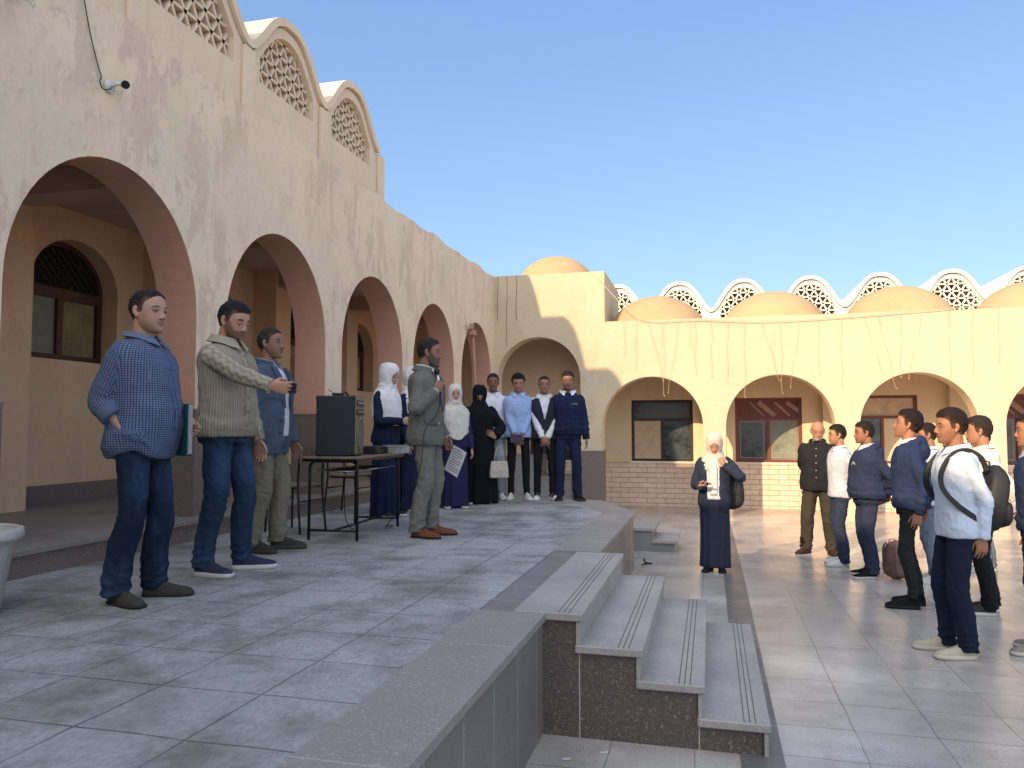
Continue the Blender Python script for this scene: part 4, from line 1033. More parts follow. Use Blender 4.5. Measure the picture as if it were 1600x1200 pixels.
        V = s.fold(V, F, amp, seed, (9,9,3.5), extra=lambda P: .004*edge + .006*np.sin(P[:,2]*60+np.abs(P[:,0])*70+vnoise(P*9,seed)*4)*np.exp(-((P[:,2]-1.47)/.06)**2))
        mm = (sm(1.06, .90, np.sqrt(el))*(L[:,1] > -.03))[:,None]; V = V - (Rm@V3(0,1,0))*.075*mm
        wz = sm(1.42, 1.22, V[:,2]); V[:,2] -= wz*(drop*np.exp(-(V[:,0]/.13)**2)*(V[:,1] > 0)+.03*vnoise(V*V3(14,14,0), seed+2))
        C = np.tile(np.array(col, float), (len(V), 1))
        return mk(name, V, F, CM['plain'], s.root, True, None, C, fix=False)
    def gown(s, col, z0=.02, z1=1.0, w=(.19,.24), amp=.012, seed=8, name='dress', waist=None):
        b = MB(); rs = []; n = 72
        for z in np.linspace(z1, z0, 26):
            t = (z1-z)/(z1-z0); rx = (s.tr(z1)[0]+.02)*(1-t)**1.5+w[1]*(1-(1-t)**1.5) ; ry = (s.tr(z1)[1]+.03)*(1-t)**1.5+w[0]*(1-(1-t)**1.5)
            a = np.arange(n)*2*math.pi/n; pl_ = 1+(.05+.05*t)*t**.5*np.sin(a*9+1.3*np.sin(a*2+seed)+t*1.2)+.03*t*np.sin(a*17+seed)
            rs.append(np.stack([np.cos(a)*rx*pl_, np.sin(a)*ry*pl_-.005, np.full(n, z)], 1))
        b.loft(rs); V, F, _ = b.arr(); V = V+(fbm(V*V3(9,9,3), seed, 2)[:,None]-.5)*V3(.02,.02,0)
        return mk(name, V, F, CM['plain'], s.root, True, None, np.tile(np.array(col, float), (len(V), 1)))
def hand_point(s, which, off=(0,.07,-.02)):
    W, d, n, xx = s.handR if which == 0 else s.handL
    p = W + d*off[1] + n*(-off[2]) + xx*off[0]
    M4 = Matrix.Translation((s.x, s.y, s.z)) @ Matrix.Rotation(R(s.rz), 4, 'Z') @ Matrix.Scale(s.H/1.75, 4)
    q = M4 @ Vector(p); r3 = np.array(M4.to_3x3())/(s.H/1.75)
    return np.array(q), r3@d, r3@n, r3@xx
def chest_mark(s, x, z, e, w=.05, h=.018, col=(.6,.6,.62)):
    """little arched lettering embroidered on the chest"""
    b = MB(); n = 5
    for i in range(n):
        u = (i-(n-1)/2)/(n-1); px = x+u*w; pz = z-2.2*u*u*h; y = s.front(px, pz, e)+.008; a = h*.42
        for q in ([(-.5,-1),(-.1,1)], [(-.1,1),(.4,-1)], [(-.3,0),(.3,0)]) if i % 2 == 0 else ([(-.4,-1),(-.4,1)], [(-.4,1),(.3,.8)], [(.3,.8),(.3,0)], [(.3,0),(-.4,-.1)]):
            b.tube([(px+t[0]*a*.8, y, pz+t[1]*a) for t in q], .0016, 4)
    V, F, _ = b.arr(); mk('embroidery', V, F, CM['plain'], s.root, False, None, np.tile(np.array(col, float), (len(V), 1)))
# ================================================================ the people on the platform
GA = 'people standing on the platform'; GB = 'pupils lined up on the right of the court'; GC = 'young men lined up at the far edge of the platform'
NAVY = (.012,.018,.050); NAVY2 = (.024,.033,.072); BLK = (.010,.010,.012); DEN = (.012,.040,.105)
def std(p): p.body(); return p
# ---- man in the blue checked shirt
A = std(Person(label='heavy-set man in blue checked shirt and jeans, one hand in pocket, folder under arm', group=GA, x=-3.24, y=3.84, z=.65, rz=-84, H=1.80, g=1.08, belly=.066, hs=1.06, yaw=-12, pitch=-1,
    arms=(((-.25,.13,1.00),(-.5,-.8,-.1)), ((.200,.055,.920),(.06,-1,.0))), hands=('phone', None), feet=((-.115,.05,14),(.125,-.02,-22)),
    skin=(.42,.24,.165), hw=1.05, jaw=.12, stub=.30, nose=1.2, mous=.25, look=.2, vox=.0075, brow=.8))
CA = (.140,.180,.275)
t = A.top(CA, mat='check', hem=.80, e=.026, sleeve=(.070,.068,.062,.058), cuff=.42, amp=.009, flare=.016, seed=11, post=lambda V: V+np.stack([0*V[:,0],0*V[:,0],.05*np.exp(-((V[:,0]-.20)/.08)**2-((V[:,1]-.07)/.10)**2)*sm(.98,.84,V[:,2])],1))
A.collar(t, (.12,.155,.235), r=.078, z=1.512, point=.030, flatw=.026); A.placket(t, .026, .80, 1.44, (.09,.115,.22), bm='button_d')
S_, E_, W_ = A.sh[1]; dd = W_-E_; b = MB(); b.tube([E_+dd*.22, E_+dd*.25, E_+dd*.44, E_+dd*.46], [.064,.0665,.0655,.060], 18); V, F, _ = b.arr(); V = V+(vnoise(V*45, 3)[:,None]-.5)*.006; mk('rolled_cuff', V, F, CM['plain'], t, True, None, np.tile((.090,.115,.18), (len(V), 1)))
b = MB(); b.loft([np.array([(x_, A.front(x_, z, .026)+o_, z) for x_, o_ in ((.055,-.004),(.058,.007),(.150,.007),(.153,-.004))]) for z in np.linspace(1.20, 1.32, 6)]); V, F, _ = b.arr(); mk('chest_pocket', V, F, CM['plain'], t, True, None, np.tile((.110,.142,.22), (len(V), 1)))
A.trousers((.009,.017,.036), mat='denim', w=(.098,.086,.072,.070,.070), amp=.010, seed=7)
A.shoes((.050,.045,.038), sole=(.03,.028,.025), kind='loafer'); A.hair((.020,.017,.016), th=.008, hl=.082, bald=.0)
# ---- man in the beige cardigan
B = std(Person(label='bearded man in beige knitted cardigan holding out a phone in his hand', group=GA, x=-3.27, y=4.69, z=.65, rz=-94, H=1.88, g=1.03, belly=.02, yaw=-6, pitch=-17,
    arms=(((-.24,.07,.84),(-.4,-.8,-.1)), ((-2.71,4.41,1.90,0),(.9,-.5,-.5))), hands=('relax', ('phone', (-.45,.88,-.12), (-.85,-.40,.25))), feet=((-.16,.05,30),(.13,-.02,-2)),
    skin=(.42,.23,.155), hw=1.03, beard=.72, beard_col=(.035,.025,.02), mous=.6, closed=.45, eyedown=1, nose=1.15, vox=.0075, brow=1.25))
t = B.top((.36,.315,.235), mat='rib', hem=.875, e=.028, sleeve=(.070,.064,.058,.046), amp=.007, rib=1, seed=21)
B.collar(t, (.33,.285,.205), r=.082, z=1.525, h=.045, point=.03, flatw=.03, lw=.4); B.placket(t, .030, .88, 1.42, (.31,.27,.20), w=.042, bm='button_d', buttons=6)
for sx in (-.095, .10):
    q = MB(); zz = 1.02
    q.loft([np.array([(sx-.062, B.front(sx-.062, z, .03)+o1, z), (sx-.062, B.front(sx-.062, z, .03)+o2, z), (sx+.062, B.front(sx+.062, z, .03)+o2, z), (sx+.062, B.front(sx+.062, z, .03)+o1, z)]) for z, o1, o2 in ((.93,-.005,.006),(1.05,-.005,.008),(1.062,-.005,.011),(1.07,-.005,.011))])
    V, F, _ = q.arr(); mk('pocket', V, F, CM['plain'], t, True, None, np.tile((.33,.29,.215), (len(V), 1)))
B.trousers((.014,.030,.060), mat='denim', w=(.100,.088,.072,.066,.062), amp=.011, seed=17)
B.shoes((.030,.035,.065), sole=(.50,.49,.46)); B.hair((.012,.012,.018), th=.012, hl=.064)
q, d, n, xx = hand_point(B, 1, (.0,.075,-.022))
def slab(name, c, ax, ay, az, sz, mat, label, cat, bev=.004, col=None):
    o = thing(name, label, cat, tuple(c)); b = MB(); b.box((-sz[0]/2,-sz[1]/2,-sz[2]/2), (sz[0]/2,sz[1]/2,sz[2]/2), 0, bev)
    V, F, _ = b.arr(); Rm = np.stack([unit(ax), unit(ay), unit(az)], 1); mk('casing', V@Rm.T, F, mat, o, False)
    return o, Rm
M['phone'] = plain('dark_phone_glass', (.012,.012,.015), .15, 0, .6, .05); M['phone_case'] = plain('dark_phone_case', (.03,.03,.035), .5)
o, Rm = slab('phone', q, xx, d, np.cross(xx, d), (.072,.150,.009), M['phone_case'], 'dark phone held out by the man in the beige cardigan', 'phone')
b = MB(); b.box((-.033,-.072,.0046),(.033,.072,.0056)); V, F, _ = b.arr(); mk('screen', V@Rm.T, F, M['phone'], o)
# ---- man in the grey coat
C_ = std(Person(label='man with moustache in open grey-blue coat and khaki trousers', group=GA, x=-3.53, y=5.62, z=.65, rz=-86, H=1.81, g=1.06, belly=.02, yaw=-4, pitch=3,
    arms=(((-.25,.10,.84),(-.5,-.8,-.1)), ((.27,.06,.83),(.6,-1,0))), feet=((-.11,.08,12),(.11,-.03,-12)), skin=(.24,.125,.078), mous=.9, stub=.25, beard_col=(.03,.028,.028), nose=1.35, brow=1.1, vox=.0075, hw=.98))
s2 = C_.top((.50,.53,.57), hem=.90, e=.020, cuff=.7, amp=.005, seed=30, name='shirt'); C_.collar(s2, (.16,.20,.27), r=.070, z=1.512, point=.03)
t = C_.top((.060,.085,.125), hem=.76, e=.042, sleeve=(.075,.069,.063,.055), amp=.009, flare=.012, seed=31, name='coat', open_v=(.70,1.46,.045,.070), z1=1.47)
C_.lapels(t, (.055,.078,.115), .042, 1.12, 1.44, .045, .070, .085); C_.collar(t, (.050,.070,.105), r=.090, z=1.50, h=.05, point=.03, gap=38, flatw=.018)
for zb in (1.02, .93):
    b = MB(); x = .10; y = C_.front(x, zb, .044)+.006; b.tube([(x,y-.002,zb),(x,y+.005,zb)], [.010,.009], 10); V, F, _ = b.arr(); mk('button', V, F, M['button_d'], t)
C_.trousers((.165,.150,.105), w=(.100,.088,.074,.070,.068), amp=.012, seed=33); C_.shoes((.040,.036,.032), sole=(.05,.045,.04)); C_.hair((.030,.028,.028), th=.007, hl=.072)
# ---- man in the grey suit with the microphone
D = std(Person(label='bearded man in grey suit speaking into a microphone', group=GA, x=-2.56, y=6.71, z=.65, rz=-82, H=1.82, g=1.04, belly=.0, yaw=0, pitch=-3,
    arms=(((-.235,.13,.86),(-.5,-.8,-.1)), ((-2.40,6.56,1.985,0),(.45,-.1,-1))), hands=('phone', ('grip', (-.30,.25,.85), (-.85,-.45,-.1))), feet=((-.10,.07,6),(.10,-.02,-16)), skin=(.25,.125,.085), beard=.95, beard_col=(.042,.050,.045), mous=.9, beard_len=.016, nose=1.3, vox=.0075))
s2 = D.top((.42,.52,.50), hem=.95, e=.018, cuff=.97, amp=.005, sleeve=(.05,.048,.042,.037), seed=40, name='shirt'); D.collar(s2, (.50,.58,.55), r=.070, z=1.515, point=.03)
SU = (.130,.127,.114)
t = D.top(SU, hem=.805, e=.036, sleeve=(.070,.064,.058,.050), cuff=.93, amp=.009, flare=.014, seed=41, name='jacket', open_v=(1.10,1.48,.004,.075), z1=1.47)
D.lapels(t, SU, .036, 1.10, 1.45, .006, .066, .085); D.collar(t, tuple(x*.9 for x in SU), r=.084, z=1.505, h=.045, point=.02, gap=40, flatw=.028)
b = MB(); rows = []
for u in np.linspace(0, 1, 8):
    a = R(35+u*42); z = 1.02; rx, rf, rb = D.tr(z); rows.append([V3(math.sin(a)*(rx+.052), math.cos(a)*(rf+.055), zz) for zz in (z, z-.045)]+[V3(math.sin(a)*(rx+.040), math.cos(a)*(rf+.043), zz) for zz in (z-.045, z)])
b.loft([np.array(r_) for r_ in rows]); V, F, _ = b.arr(); mk('pocket_flap', V, F, CM['plain'], t, True, None, np.tile(np.array(SU)*.8, (len(V), 1)))
D.trousers((.150,.142,.124), w=(.102,.088,.074,.066,.062), amp=.012, seed=43); D.shoes((.15,.055,.030), sole=(.03,.02,.015), kind='loafer'); D.hair((.022,.019,.019), th=.011, hl=.072)
q, d, n, xx = hand_point(D, 1, (-.004,.085,-.020)); ax_ = unit(np.array(V3(.02,-.0,1))*1.0 + unit(V3(-.968,-.25,0))*.22)
mo = thing('microphone', 'black and silver microphone held to the mouth of the man in the grey suit', 'microphone', tuple(q))
b = MB(); b.tube([-ax_*.09, ax_*.075], [.0115,.015], 12); b.build('handle', M['steel'], mo, True)
b = MB(); b.ell(ax_*.10, (.027,.027,.030), 16, 12); b.tube([ax_*.072, ax_*.085], [.017,.024], 14); b.build('grille', M['metal_dk'], mo, True)
cb = smooth_path([q-ax_*.09, q+V3(.0,-.03,-.28), V3(-2.46,6.42,1.62), V3(-2.50,6.42,1.30), V3(-2.62,6.44,1.08), V3(-2.78,6.50,.86), V3(-3.00,6.80,.70), V3(-3.15,7.3,.66), V3(-3.45,7.0,.66), V3(-3.5,6.95,1.0), V3(-3.42,6.85,1.36)], 6)
b = MB(); b.tube(cb, .0045, 6); tag(b.build('cable', M['cable'], None, True), 'thin black microphone cable hanging down the grey suit to the speaker', 'cable')
q, d, n, xx = hand_point(D, 0, (.0,.09,-.018))
pp = thing('paper_sheets', 'printed paper sheets held low behind the man in the grey suit', 'papers', tuple(q))
M['sheet'] = plain('white_sheet', (.50,.51,.52), .8); M['ink'] = plain('grey_print', (.10,.10,.11), .8)
b = MB(); cxp = V3(.85,-.30,-.42); cyp = V3(.36,.05,.93); nrm = unit(np.cross(cxp, cyp)); cxp = unit(cxp); cyp = unit(cyp)
b.add([V3(.03,0,-.02)+cxp*u+cyp*v+nrm*w_ for w_ in (0,.003) for u, v in ((0,-.20),(.17,-.20),(.17,.05),(0,.05))], [(0,1,2,3),(7,6,5,4),(0,4,5,1),(1,5,6,2),(2,6,7,3),(3,7,4,0)])
sh = b.build('sheet', M['sheet'], pp)
b = MB()
for k in range(9):
    v0 = .03-.024*k
    for w_ in (-.001, .0035): b.add([V3(.03,0,-.02)+cxp*u+cyp*v+nrm*w_ for u, v in ((.02,v0),(.15 if k % 3 else .11,v0),(.15 if k % 3 else .11,v0-.007),(.02,v0-.007))], [(0,1,2,3)])
b.build('print', M['ink'], sh, fix=False)
# ---- teal folder under the first man's arm
fo = thing('folder', 'dark teal folder of white papers under the arm of the man in the checked shirt', 'folder', (-3.05,3.97,1.64), -36)
M['teal'] = plain('teal_card', (.010,.085,.095), .5)
b = MB(); b.box((-.125,-.012,-.16),(.085,-.008,.15)); b.box((-.125,.012,-.16),(.085,.016,.15)); b.build('cover', M['teal'], fo)
b = MB()
for k in range(5): b.box((-.12,-.006+.004*k,-.150+.002*k),(.10+.004*(k % 3),-.0045+.004*k,.145)); 
b.build('papers', M['sheet'], fo)
# ---- girls and women
def girl(label, x, y, rz, H, scarf, gown, z=.65, arms=None, hands=('relax','relax'), drape=1.22, yaw=0, pitch=0, skin=(.42,.25,.18), drop=.05, seed=4, g=.95, **k):
    p = Person(label=label, x=x, y=y, z=z, rz=rz, H=H, g=g, fem=1, stub=0, skin=skin, yaw=yaw, pitch=pitch, hands=hands, arms=arms or (((-.24,.06,.82),(-.4,-.8,-.1)),((.24,.06,.82),(.4,-.8,-.1))), nose=.9, brow=.7, **k)
    p.body(); p.top(gown, hem=.86, e=.022, seed=seed, amp=.008, name='blouse'); p.hijab(scarf, drape=drape, seed=seed, drop=drop); p.gown(gown, z0=.015, seed=seed, w=(.15,.19)); p.shoes((.03,.03,.03)); return p
girl('girl in white headscarf and navy dress standing behind the table with the speaker', -3.54, 8.03, -98, 1.70, (.66,.65,.66), (.010,.016,.042), arms=(((-.05,.27,1.08),(-.6,-.4,-.8)),((.09,.27,1.10),(.6,-.4,-.8))), hands=('phone','phone'), drape=1.16, yaw=-6, pitch=-12, drop=.10, group=GA)
girl('girl in white headscarf mostly hidden behind the first girl at the table', -3.52, 8.70, -92, 1.70, (.60,.58,.56), (.012,.018,.045), seed=9, yaw=4, group=GA)
girl('short girl in cream headscarf and purple-navy dress behind the man in the suit', -3.12, 9.19, -150, 1.52, (.55,.52,.47), (.018,.018,.060), seed=12, drape=1.10, drop=.12, yaw=-4, group=GA)
# ---- woman in the black face veil
G_ = Person(label='woman covered in black robe and face veil with a cream handbag', group=GA, x=-2.98, y=9.79, z=.65, rz=-158, H=1.53, g=1.12, fem=1, stub=0, arms=(((-.21,.16,1.00),(-.6,-.4,-.3)),((.24,.06,.84),(.4,-.8,-.1))), hands=(('open',(.5,.2,.35),(0,-1,0)),'relax'))
G_.body(); G_.top((.006,.007,.010), hem=.9, e=.03, sleeve=(.08,.075,.075,.07), cuff=.9, name='robe'); G_.hijab((.006,.007,.010), open_=(.040,.009), drape=.80, seed=15, bulk=.03, amp=.012, chest=.045, name='face_veil'); G_.gown((.006,.007,.010), z0=.01, z1=1.15, w=(.22,.27), seed=5, name='robe_skirt'); G_.shoes(BLK)
hb = thing('handbag', 'cream handbag hanging on the arm of the woman in black', 'handbag', (-2.66,9.62,1.10), 18)
M['cream_l'] = plain('cream_leather', (.36,.33,.28), .5); b = MB()
b.loft([np.array([(sx*(w_), sy*(t_), z) for sx, sy in ((-1,-.6),(-.9,-1),(.9,-1),(1,-.6),(1,.6),(.9,1),(-.9,1),(-1,.6))]) for z, w_, t_ in ((-.10,.10,.045),(-.09,.125,.055),(.0,.12,.050),(.10,.108,.038),(.115,.10,.03))]); b.build('bag_body', M['cream_l'], hb)
for sy in (-.025,.025):
    b = MB(); b.tube(smooth_path([(-.06,sy,.10),(-.05,sy,.22),(0,sy*.3,.31),(.05,sy,.22),(.06,sy,.10)], 6), .006, 8); b.build('handle', M['cream_l'], hb, True)
b = MB(); b.tube([(0,-.055,.03),(0,-.060,.03)], .008, 10); b.build('clasp', M['steel'], hb)
# ---- four young men at the far edge
clasp = (((-.035,.165,.845),(-.7,-.2,.1)), ((.035,.185,.865),(.7,-.2,.1)))
ch = (('relax',(.55,.15,-.8),(.2,-1,.1)), ('relax',(-.55,.15,-.8),(-.2,-1,.1)))
back = (((-.04,-.20,.93),(-.8,-.5,.1)), ((.04,-.21,.95),(.8,-.5,.1)))
H_ = std(Person(label='young man in white shirt and pale jeans, hands behind back, leftmost of the four', group=GC, x=-2.97, y=10.42, z=.65, rz=-166, H=1.75, arms=back, skin=(.20,.095,.06), hairc=(.02,.015,.012), feet=((-.12,.04,12),(.11,0,-14)), hw=.97))
t = H_.top((.60,.63,.70), hem=.86, seed=51); H_.collar(t, (.60,.63,.70), r=.082, gap=24, point=.035, flatw=.018); H_.placket(t, .020, .86, 1.40, (.60,.63,.70)); H_.trousers((.22,.25,.29), mat='denim', w=(.098,.086,.070,.066,.062), seed=52); H_.shoes((.6,.6,.58)); H_.hair((.02,.014,.012), th=.011)
I_ = std(Person(label='young man in light blue shirt holding a dark book low in front', group=GC, x=-2.60, y=10.40, z=.65, rz=-164, H=1.74, arms=clasp, hands=ch, pitch=-10, closed=.2, feet=((-.12,.02,14),(.10,0,-12)), skin=(.34,.185,.12)))
t = I_.top((.28,.38,.62), mat='stripe', hem=.87, seed=61, cuff=.8); I_.collar(t, (.32,.42,.66), r=.080, gap=18); I_.placket(t, .020, .87, 1.42, (.28,.38,.60)); I_.trousers(BLK, w=(.090,.072,.056,.048,.042), seed=62); I_.shoes((.55,.55,.52)); I_.hair((.012,.010,.010), th=.018, curly=.022, hl=.058)
bk = thing('book', 'small dark purple book held by the young man in light blue', 'book', (-2.575,10.195,1.50), -160); b = MB(); b.box((-.085,-.012,-.055),(.085,-.009,.055)); b.box((-.085,.009,-.055),(.085,.012,.055)); b.box((-.085,-.012,-.055),(-.080,.012,.055)); b.build('cover', plain('dark_purple_cover', (.03,.015,.05), .5), bk)
b = MB(); b.box((-.079,-.008,-.052),(.082,.008,.052)); b.build('pages', M['sheet'], bk)
J_ = std(Person(label='young man in dark waistcoat over white shirt with hands clasped in front', group=GC, x=-2.25, y=10.50, z=.65, rz=-165, H=1.71, arms=clasp, hands=ch, feet=((-.12,.03,18),(.10,0,-10)), skin=(.30,.155,.10), hw=.97))
t = J_.top((.60,.61,.62), hem=.90, seed=71); J_.collar(t, (.64,.65,.66), r=.080, gap=26, flatw=.018)
v = J_.top((.018,.025,.040), hem=.86, e=.032, arms=False, seed=72, name='waistcoat', open_v=(1.14,1.48,.002,.085), z1=1.45, amp=.005); J_.placket(v, .034, .90, 1.13, (.018,.025,.040), w=.02, buttons=4, bm='button_d')
J_.trousers(BLK, w=(.092,.076,.060,.052,.046), seed=73); J_.shoes((.02,.02,.02), sole=(.6,.6,.58), kind='dunk'); J_.hair((.03,.018,.014), th=.007)
K_ = std(Person(label='young man in navy zipped jacket with hood, rightmost of the four', group=GC, x=-1.92, y=10.52, z=.65, rz=-168, H=1.76, skin=(.22,.115,.075), feet=((-.13,.03,22),(.12,0,-8)), arms=(((-.25,.06,.84),(-.4,-.8,0)),((.27,.05,.82),(.4,-.8,0)))))
t = K_.top(NAVY, hem=.90, e=.03, sleeve=(.07,.064,.058,.046), rib=1, seed=81, name='jacket', hood=1, z1=1.47); K_.collar(t, (.60,.62,.66), r=.084, z=1.515, gap=20, point=.045, flatw=.022); K_.placket(t, .030, .93, 1.38, (.02,.03,.06), w=.012, buttons=0)
chest_mark(K_, -.085, 1.32, .034, w=.07); K_.trousers(NAVY, w=(.098,.086,.070,.064,.060), seed=82); K_.shoes(BLK, sole=(.05,.04,.04)); K_.hair((.015,.012,.010), th=.014, top=.010)
# ================================================================ the people in the court
L_ = Person(label='girl in pale headscarf and navy jacket looking down at a phone in the court', x=.03, y=9.30, z=-.007, rz=173, H=1.58, fem=1, stub=0, pitch=-24, yaw=10, closed=.6, eyedown=1, skin=(.42,.24,.17), feet=((-.08,0,8),(.08,.03,-12)),
    arms=(((-.13,.13,1.36),(-.9,-.1,-.6)),((.14,.27,1.10),(.5,-.6,-.8))), hands=(('grip',(.35,.1,.9),(.4,-.6,0)),('phone',(-.75,.55,.1),(-.1,-.2,1))), nose=.9, brow=.7)
L_.body(); s2 = L_.top((.55,.58,.64), hem=.92, e=.02, cuff=.6, seed=90, name='blouse'); t = L_.top((.022,.030,.055), hem=.76, e=.036, sleeve=(.068,.062,.060,.052), seed=91, name='jacket', open_v=(.7,1.5,.060,.085), amp=.011, flare=.01)
L_.hijab((.58,.49,.42), drape=1.34, seed=92, drop=.04); 
b = MB(); rows = []
for z in np.linspace(1.42, .98, 14): rows.append([V3(x_, L_.front(x_, z, .04)+o_, z) for x_, o_ in ((-.055,.0),(-.05,.018),(.035,.018),(.04,.0))])
b.loft([np.array(r_) for r_ in rows]); V, F, _ = b.arr(); V = V+(vnoise(V*V3(30,1,12), 4)[:,None]-.5)*V3(.012,.014,0); mk('scarf_end', V, F, CM['plain'], L_.root, True, None, np.tile((.60,.58,.55), (len(V), 1)))
L_.gown((.030,.036,.058), z0=.055, z1=1.0, w=(.150,.175), seed=93, name='wide_trousers'); L_.shoes(BLK, sole=(.02,.02,.02))
q, d, n, xx = hand_point(L_, 1, (.0,.075,-.022)); o, Rm = slab('phone', q, xx, d, np.cross(xx, d), (.072,.150,.009), M['phone_case'], 'dark phone in the hand of the girl in the court', 'phone')
b = MB(); b.box((-.033,-.072,.0046),(.033,.072,.0056)); V, F, _ = b.arr(); mk('screen', V@Rm.T, F, M['phone'], o)
M_ = std(Person(label='bald man with grey beard in black button shirt, hands behind his back', x=1.40, y=11.20, z=-.055, rz=166, H=1.79, g=1.10, belly=.03, pitch=-16, yaw=14, closed=.35, arms=back, skin=(.40,.19,.12), beard=.75, beard_col=(.32,.29,.26), mous=.7, beard_len=.012, brow=.9, hairc=(.08,.07,.06), feet=((-.15,.02,22),(.17,.03,-26)), hw=1.03))
t = M_.top((.018,.018,.020), hem=.84, e=.032, sleeve=(.074,.068,.064,.056), seed=95, amp=.010); M_.collar(t, (.020,.020,.022), r=.082, point=.035, flatw=.018); M_.placket(t, .032, .86, 1.42, (.018,.018,.020), buttons=6)
M_.trousers((.045,.040,.032), w=(.104,.094,.080,.074,.070), amp=.013, seed=96); M_.shoes((.045,.025,.015), sole=(.03,.02,.02))
def pupil(label, x, y, H, topc, botc, shoe, rz=106, hood=0, mat='plain', z=0, hair=None, skin=(.30,.150,.085), yaw=0, pitch=0, slim=0, arms=None, rib=0, mark=0, col=None, hem=.86, e=.022, feet=None, hands=('relax','relax'), seed=1, sole=(.5,.48,.44), hl=.064, **k):
    rv = random.Random(seed); k = dict(dict(hw=rv.uniform(.94,1.04), nose=rv.uniform(.8,1.35), jaw=rv.uniform(-.06,.12), brow=rv.uniform(.9,1.3), g=rv.uniform(.90,1.0), stub=rv.uniform(.05,.35)), **k)
    p = std(Person(label=label, group=GB, x=x, y=y, z=z, rz=rz, H=H, skin=skin, yaw=yaw, pitch=pitch, arms=arms or back, hands=hands, feet=feet or ((-.10,.03,10),(.10,-.02,-12)), **k))
    t = p.top(topc, hem=hem, e=e, rib=rib, hood=hood, mat=mat, seed=seed, name='jacket' if rib else 'shirt', sleeve=(.066,.060,.054,.044))
    p.collar(t, col or topc, r=.076, gap=16, z=1.514 if rib else 1.508, flatw=.014 if rib else .018)
    if rib: p.placket(t, e, hem+.04, 1.40, tuple(x_*.7 for x_ in topc), w=.012, buttons=0)
    else: p.placket(t, e, hem, 1.42, topc)
    if mark: chest_mark(p, -.085, 1.30, e+.004, w=.06, h=.03, col=(.5,.52,.55))
    w = (.090,.074,.058,.050,.044) if slim else (.100,.088,.072,.066,.062)
    p.trousers(botc, w=w, seed=seed+3, hemz=.10 if slim else .055); p.shoes(shoe, sole=sole, seed=seed)
    p.hair(**(hair or dict(col=(.018,.013,.011), th=.012, top=.006)), hl=hl); return p
pupil('boy in pale shirt and navy trousers half hidden behind the stocky tracksuit boy', 1.52, 10.17, 1.70, (.50,.55,.62), (.03,.04,.075), (.62,.62,.60), z=-.03, rz=98, seed=101, skin=(.38,.20,.12))
pupil('stocky boy in loose navy hooded tracksuit with small white chest lettering', 1.68, 9.34, 1.71, NAVY2, (.028,.036,.070), BLK, z=-.008, rz=98, hood=1, rib=1, mark=1, g=1.14, belly=.045, hem=.90, e=.034, seed=111, col=(.6,.6,.6), skin=(.30,.14,.075))
pupil('boy in navy zipped jacket and charcoal trousers looking upward', 1.78, 7.88, 1.79, (.020,.034,.082), (.022,.024,.026), BLK, rz=78, hood=1, rib=1, hem=.89, e=.032, pitch=14, slim=1, seed=121, col=(.65,.64,.62), skin=(.35,.17,.10), sole=(.02,.02,.02), arms=(((-.18,-.06,.85),(-.05,-1,0)), ((.15,-.12,.88),(.12,-1,0))), hair=dict(col=(.014,.011,.010), th=.016, top=.012))
N4 = pupil('boy in light blue striped shirt and navy trousers wearing a black backpack', 1.74, 6.33, 1.77, (.52,.60,.70), (.010,.016,.034), (.42,.37,.28), rz=96, mat='stripe', yaw=4, slim=0, seed=131, skin=(.32,.15,.085), hem=.85, arms=(((-.165,-.10,.85),(-.05,-1,0)), ((.16,-.12,.86),(.05,-1,0))), sole=(.50,.46,.38), feet=((-.11,.03,6),(.10,.09,-6)), hair=dict(col=(.020,.013,.010), th=.013, top=.010))
pupil('boy in white shirt and black trousers just behind the backpack', 2.36, 7.78, 1.73, (.66,.62,.56), (.012,.012,.016), (.04,.04,.04), rz=80, seed=141, hem=.90, skin=(.36,.18,.11), sole=(.5,.5,.5), hair=dict(col=(.03,.022,.018), th=.012, top=.012, fade=1))
pupil('boy in white shirt with only his face showing between two taller boys', 2.55, 9.30, 1.64, (.62,.58,.52), (.10,.12,.15), (.5,.5,.5), rz=100, seed=151, z=-.012)
pupil('boy at the back of the line in white shirt and grey jeans', 3.10, 10.2, 1.66, (.62,.60,.56), (.12,.14,.17), (.45,.45,.45), rz=72, seed=161, z=-.04)
pupil('boy in pale shirt and light jeans hidden behind the boy in the navy jacket', 2.28, 9.20, 1.69, (.52,.58,.66), (.14,.18,.25), (.50,.50,.50), rz=90, seed=171, z=-.01)
pupil('boy in navy jacket cut by the right edge of the photo', 2.33, 6.50, 1.74, (.022,.036,.085), (.03,.035,.06), (.25,.22,.20), rz=78, rib=1, seed=181, e=.030, hem=.90, col=(.35,.45,.6), skin=(.38,.18,.10), arms=(((-.20,.02,.84),(-.1,-1,0)), ((.20,.02,.84),(.1,-1,0))))
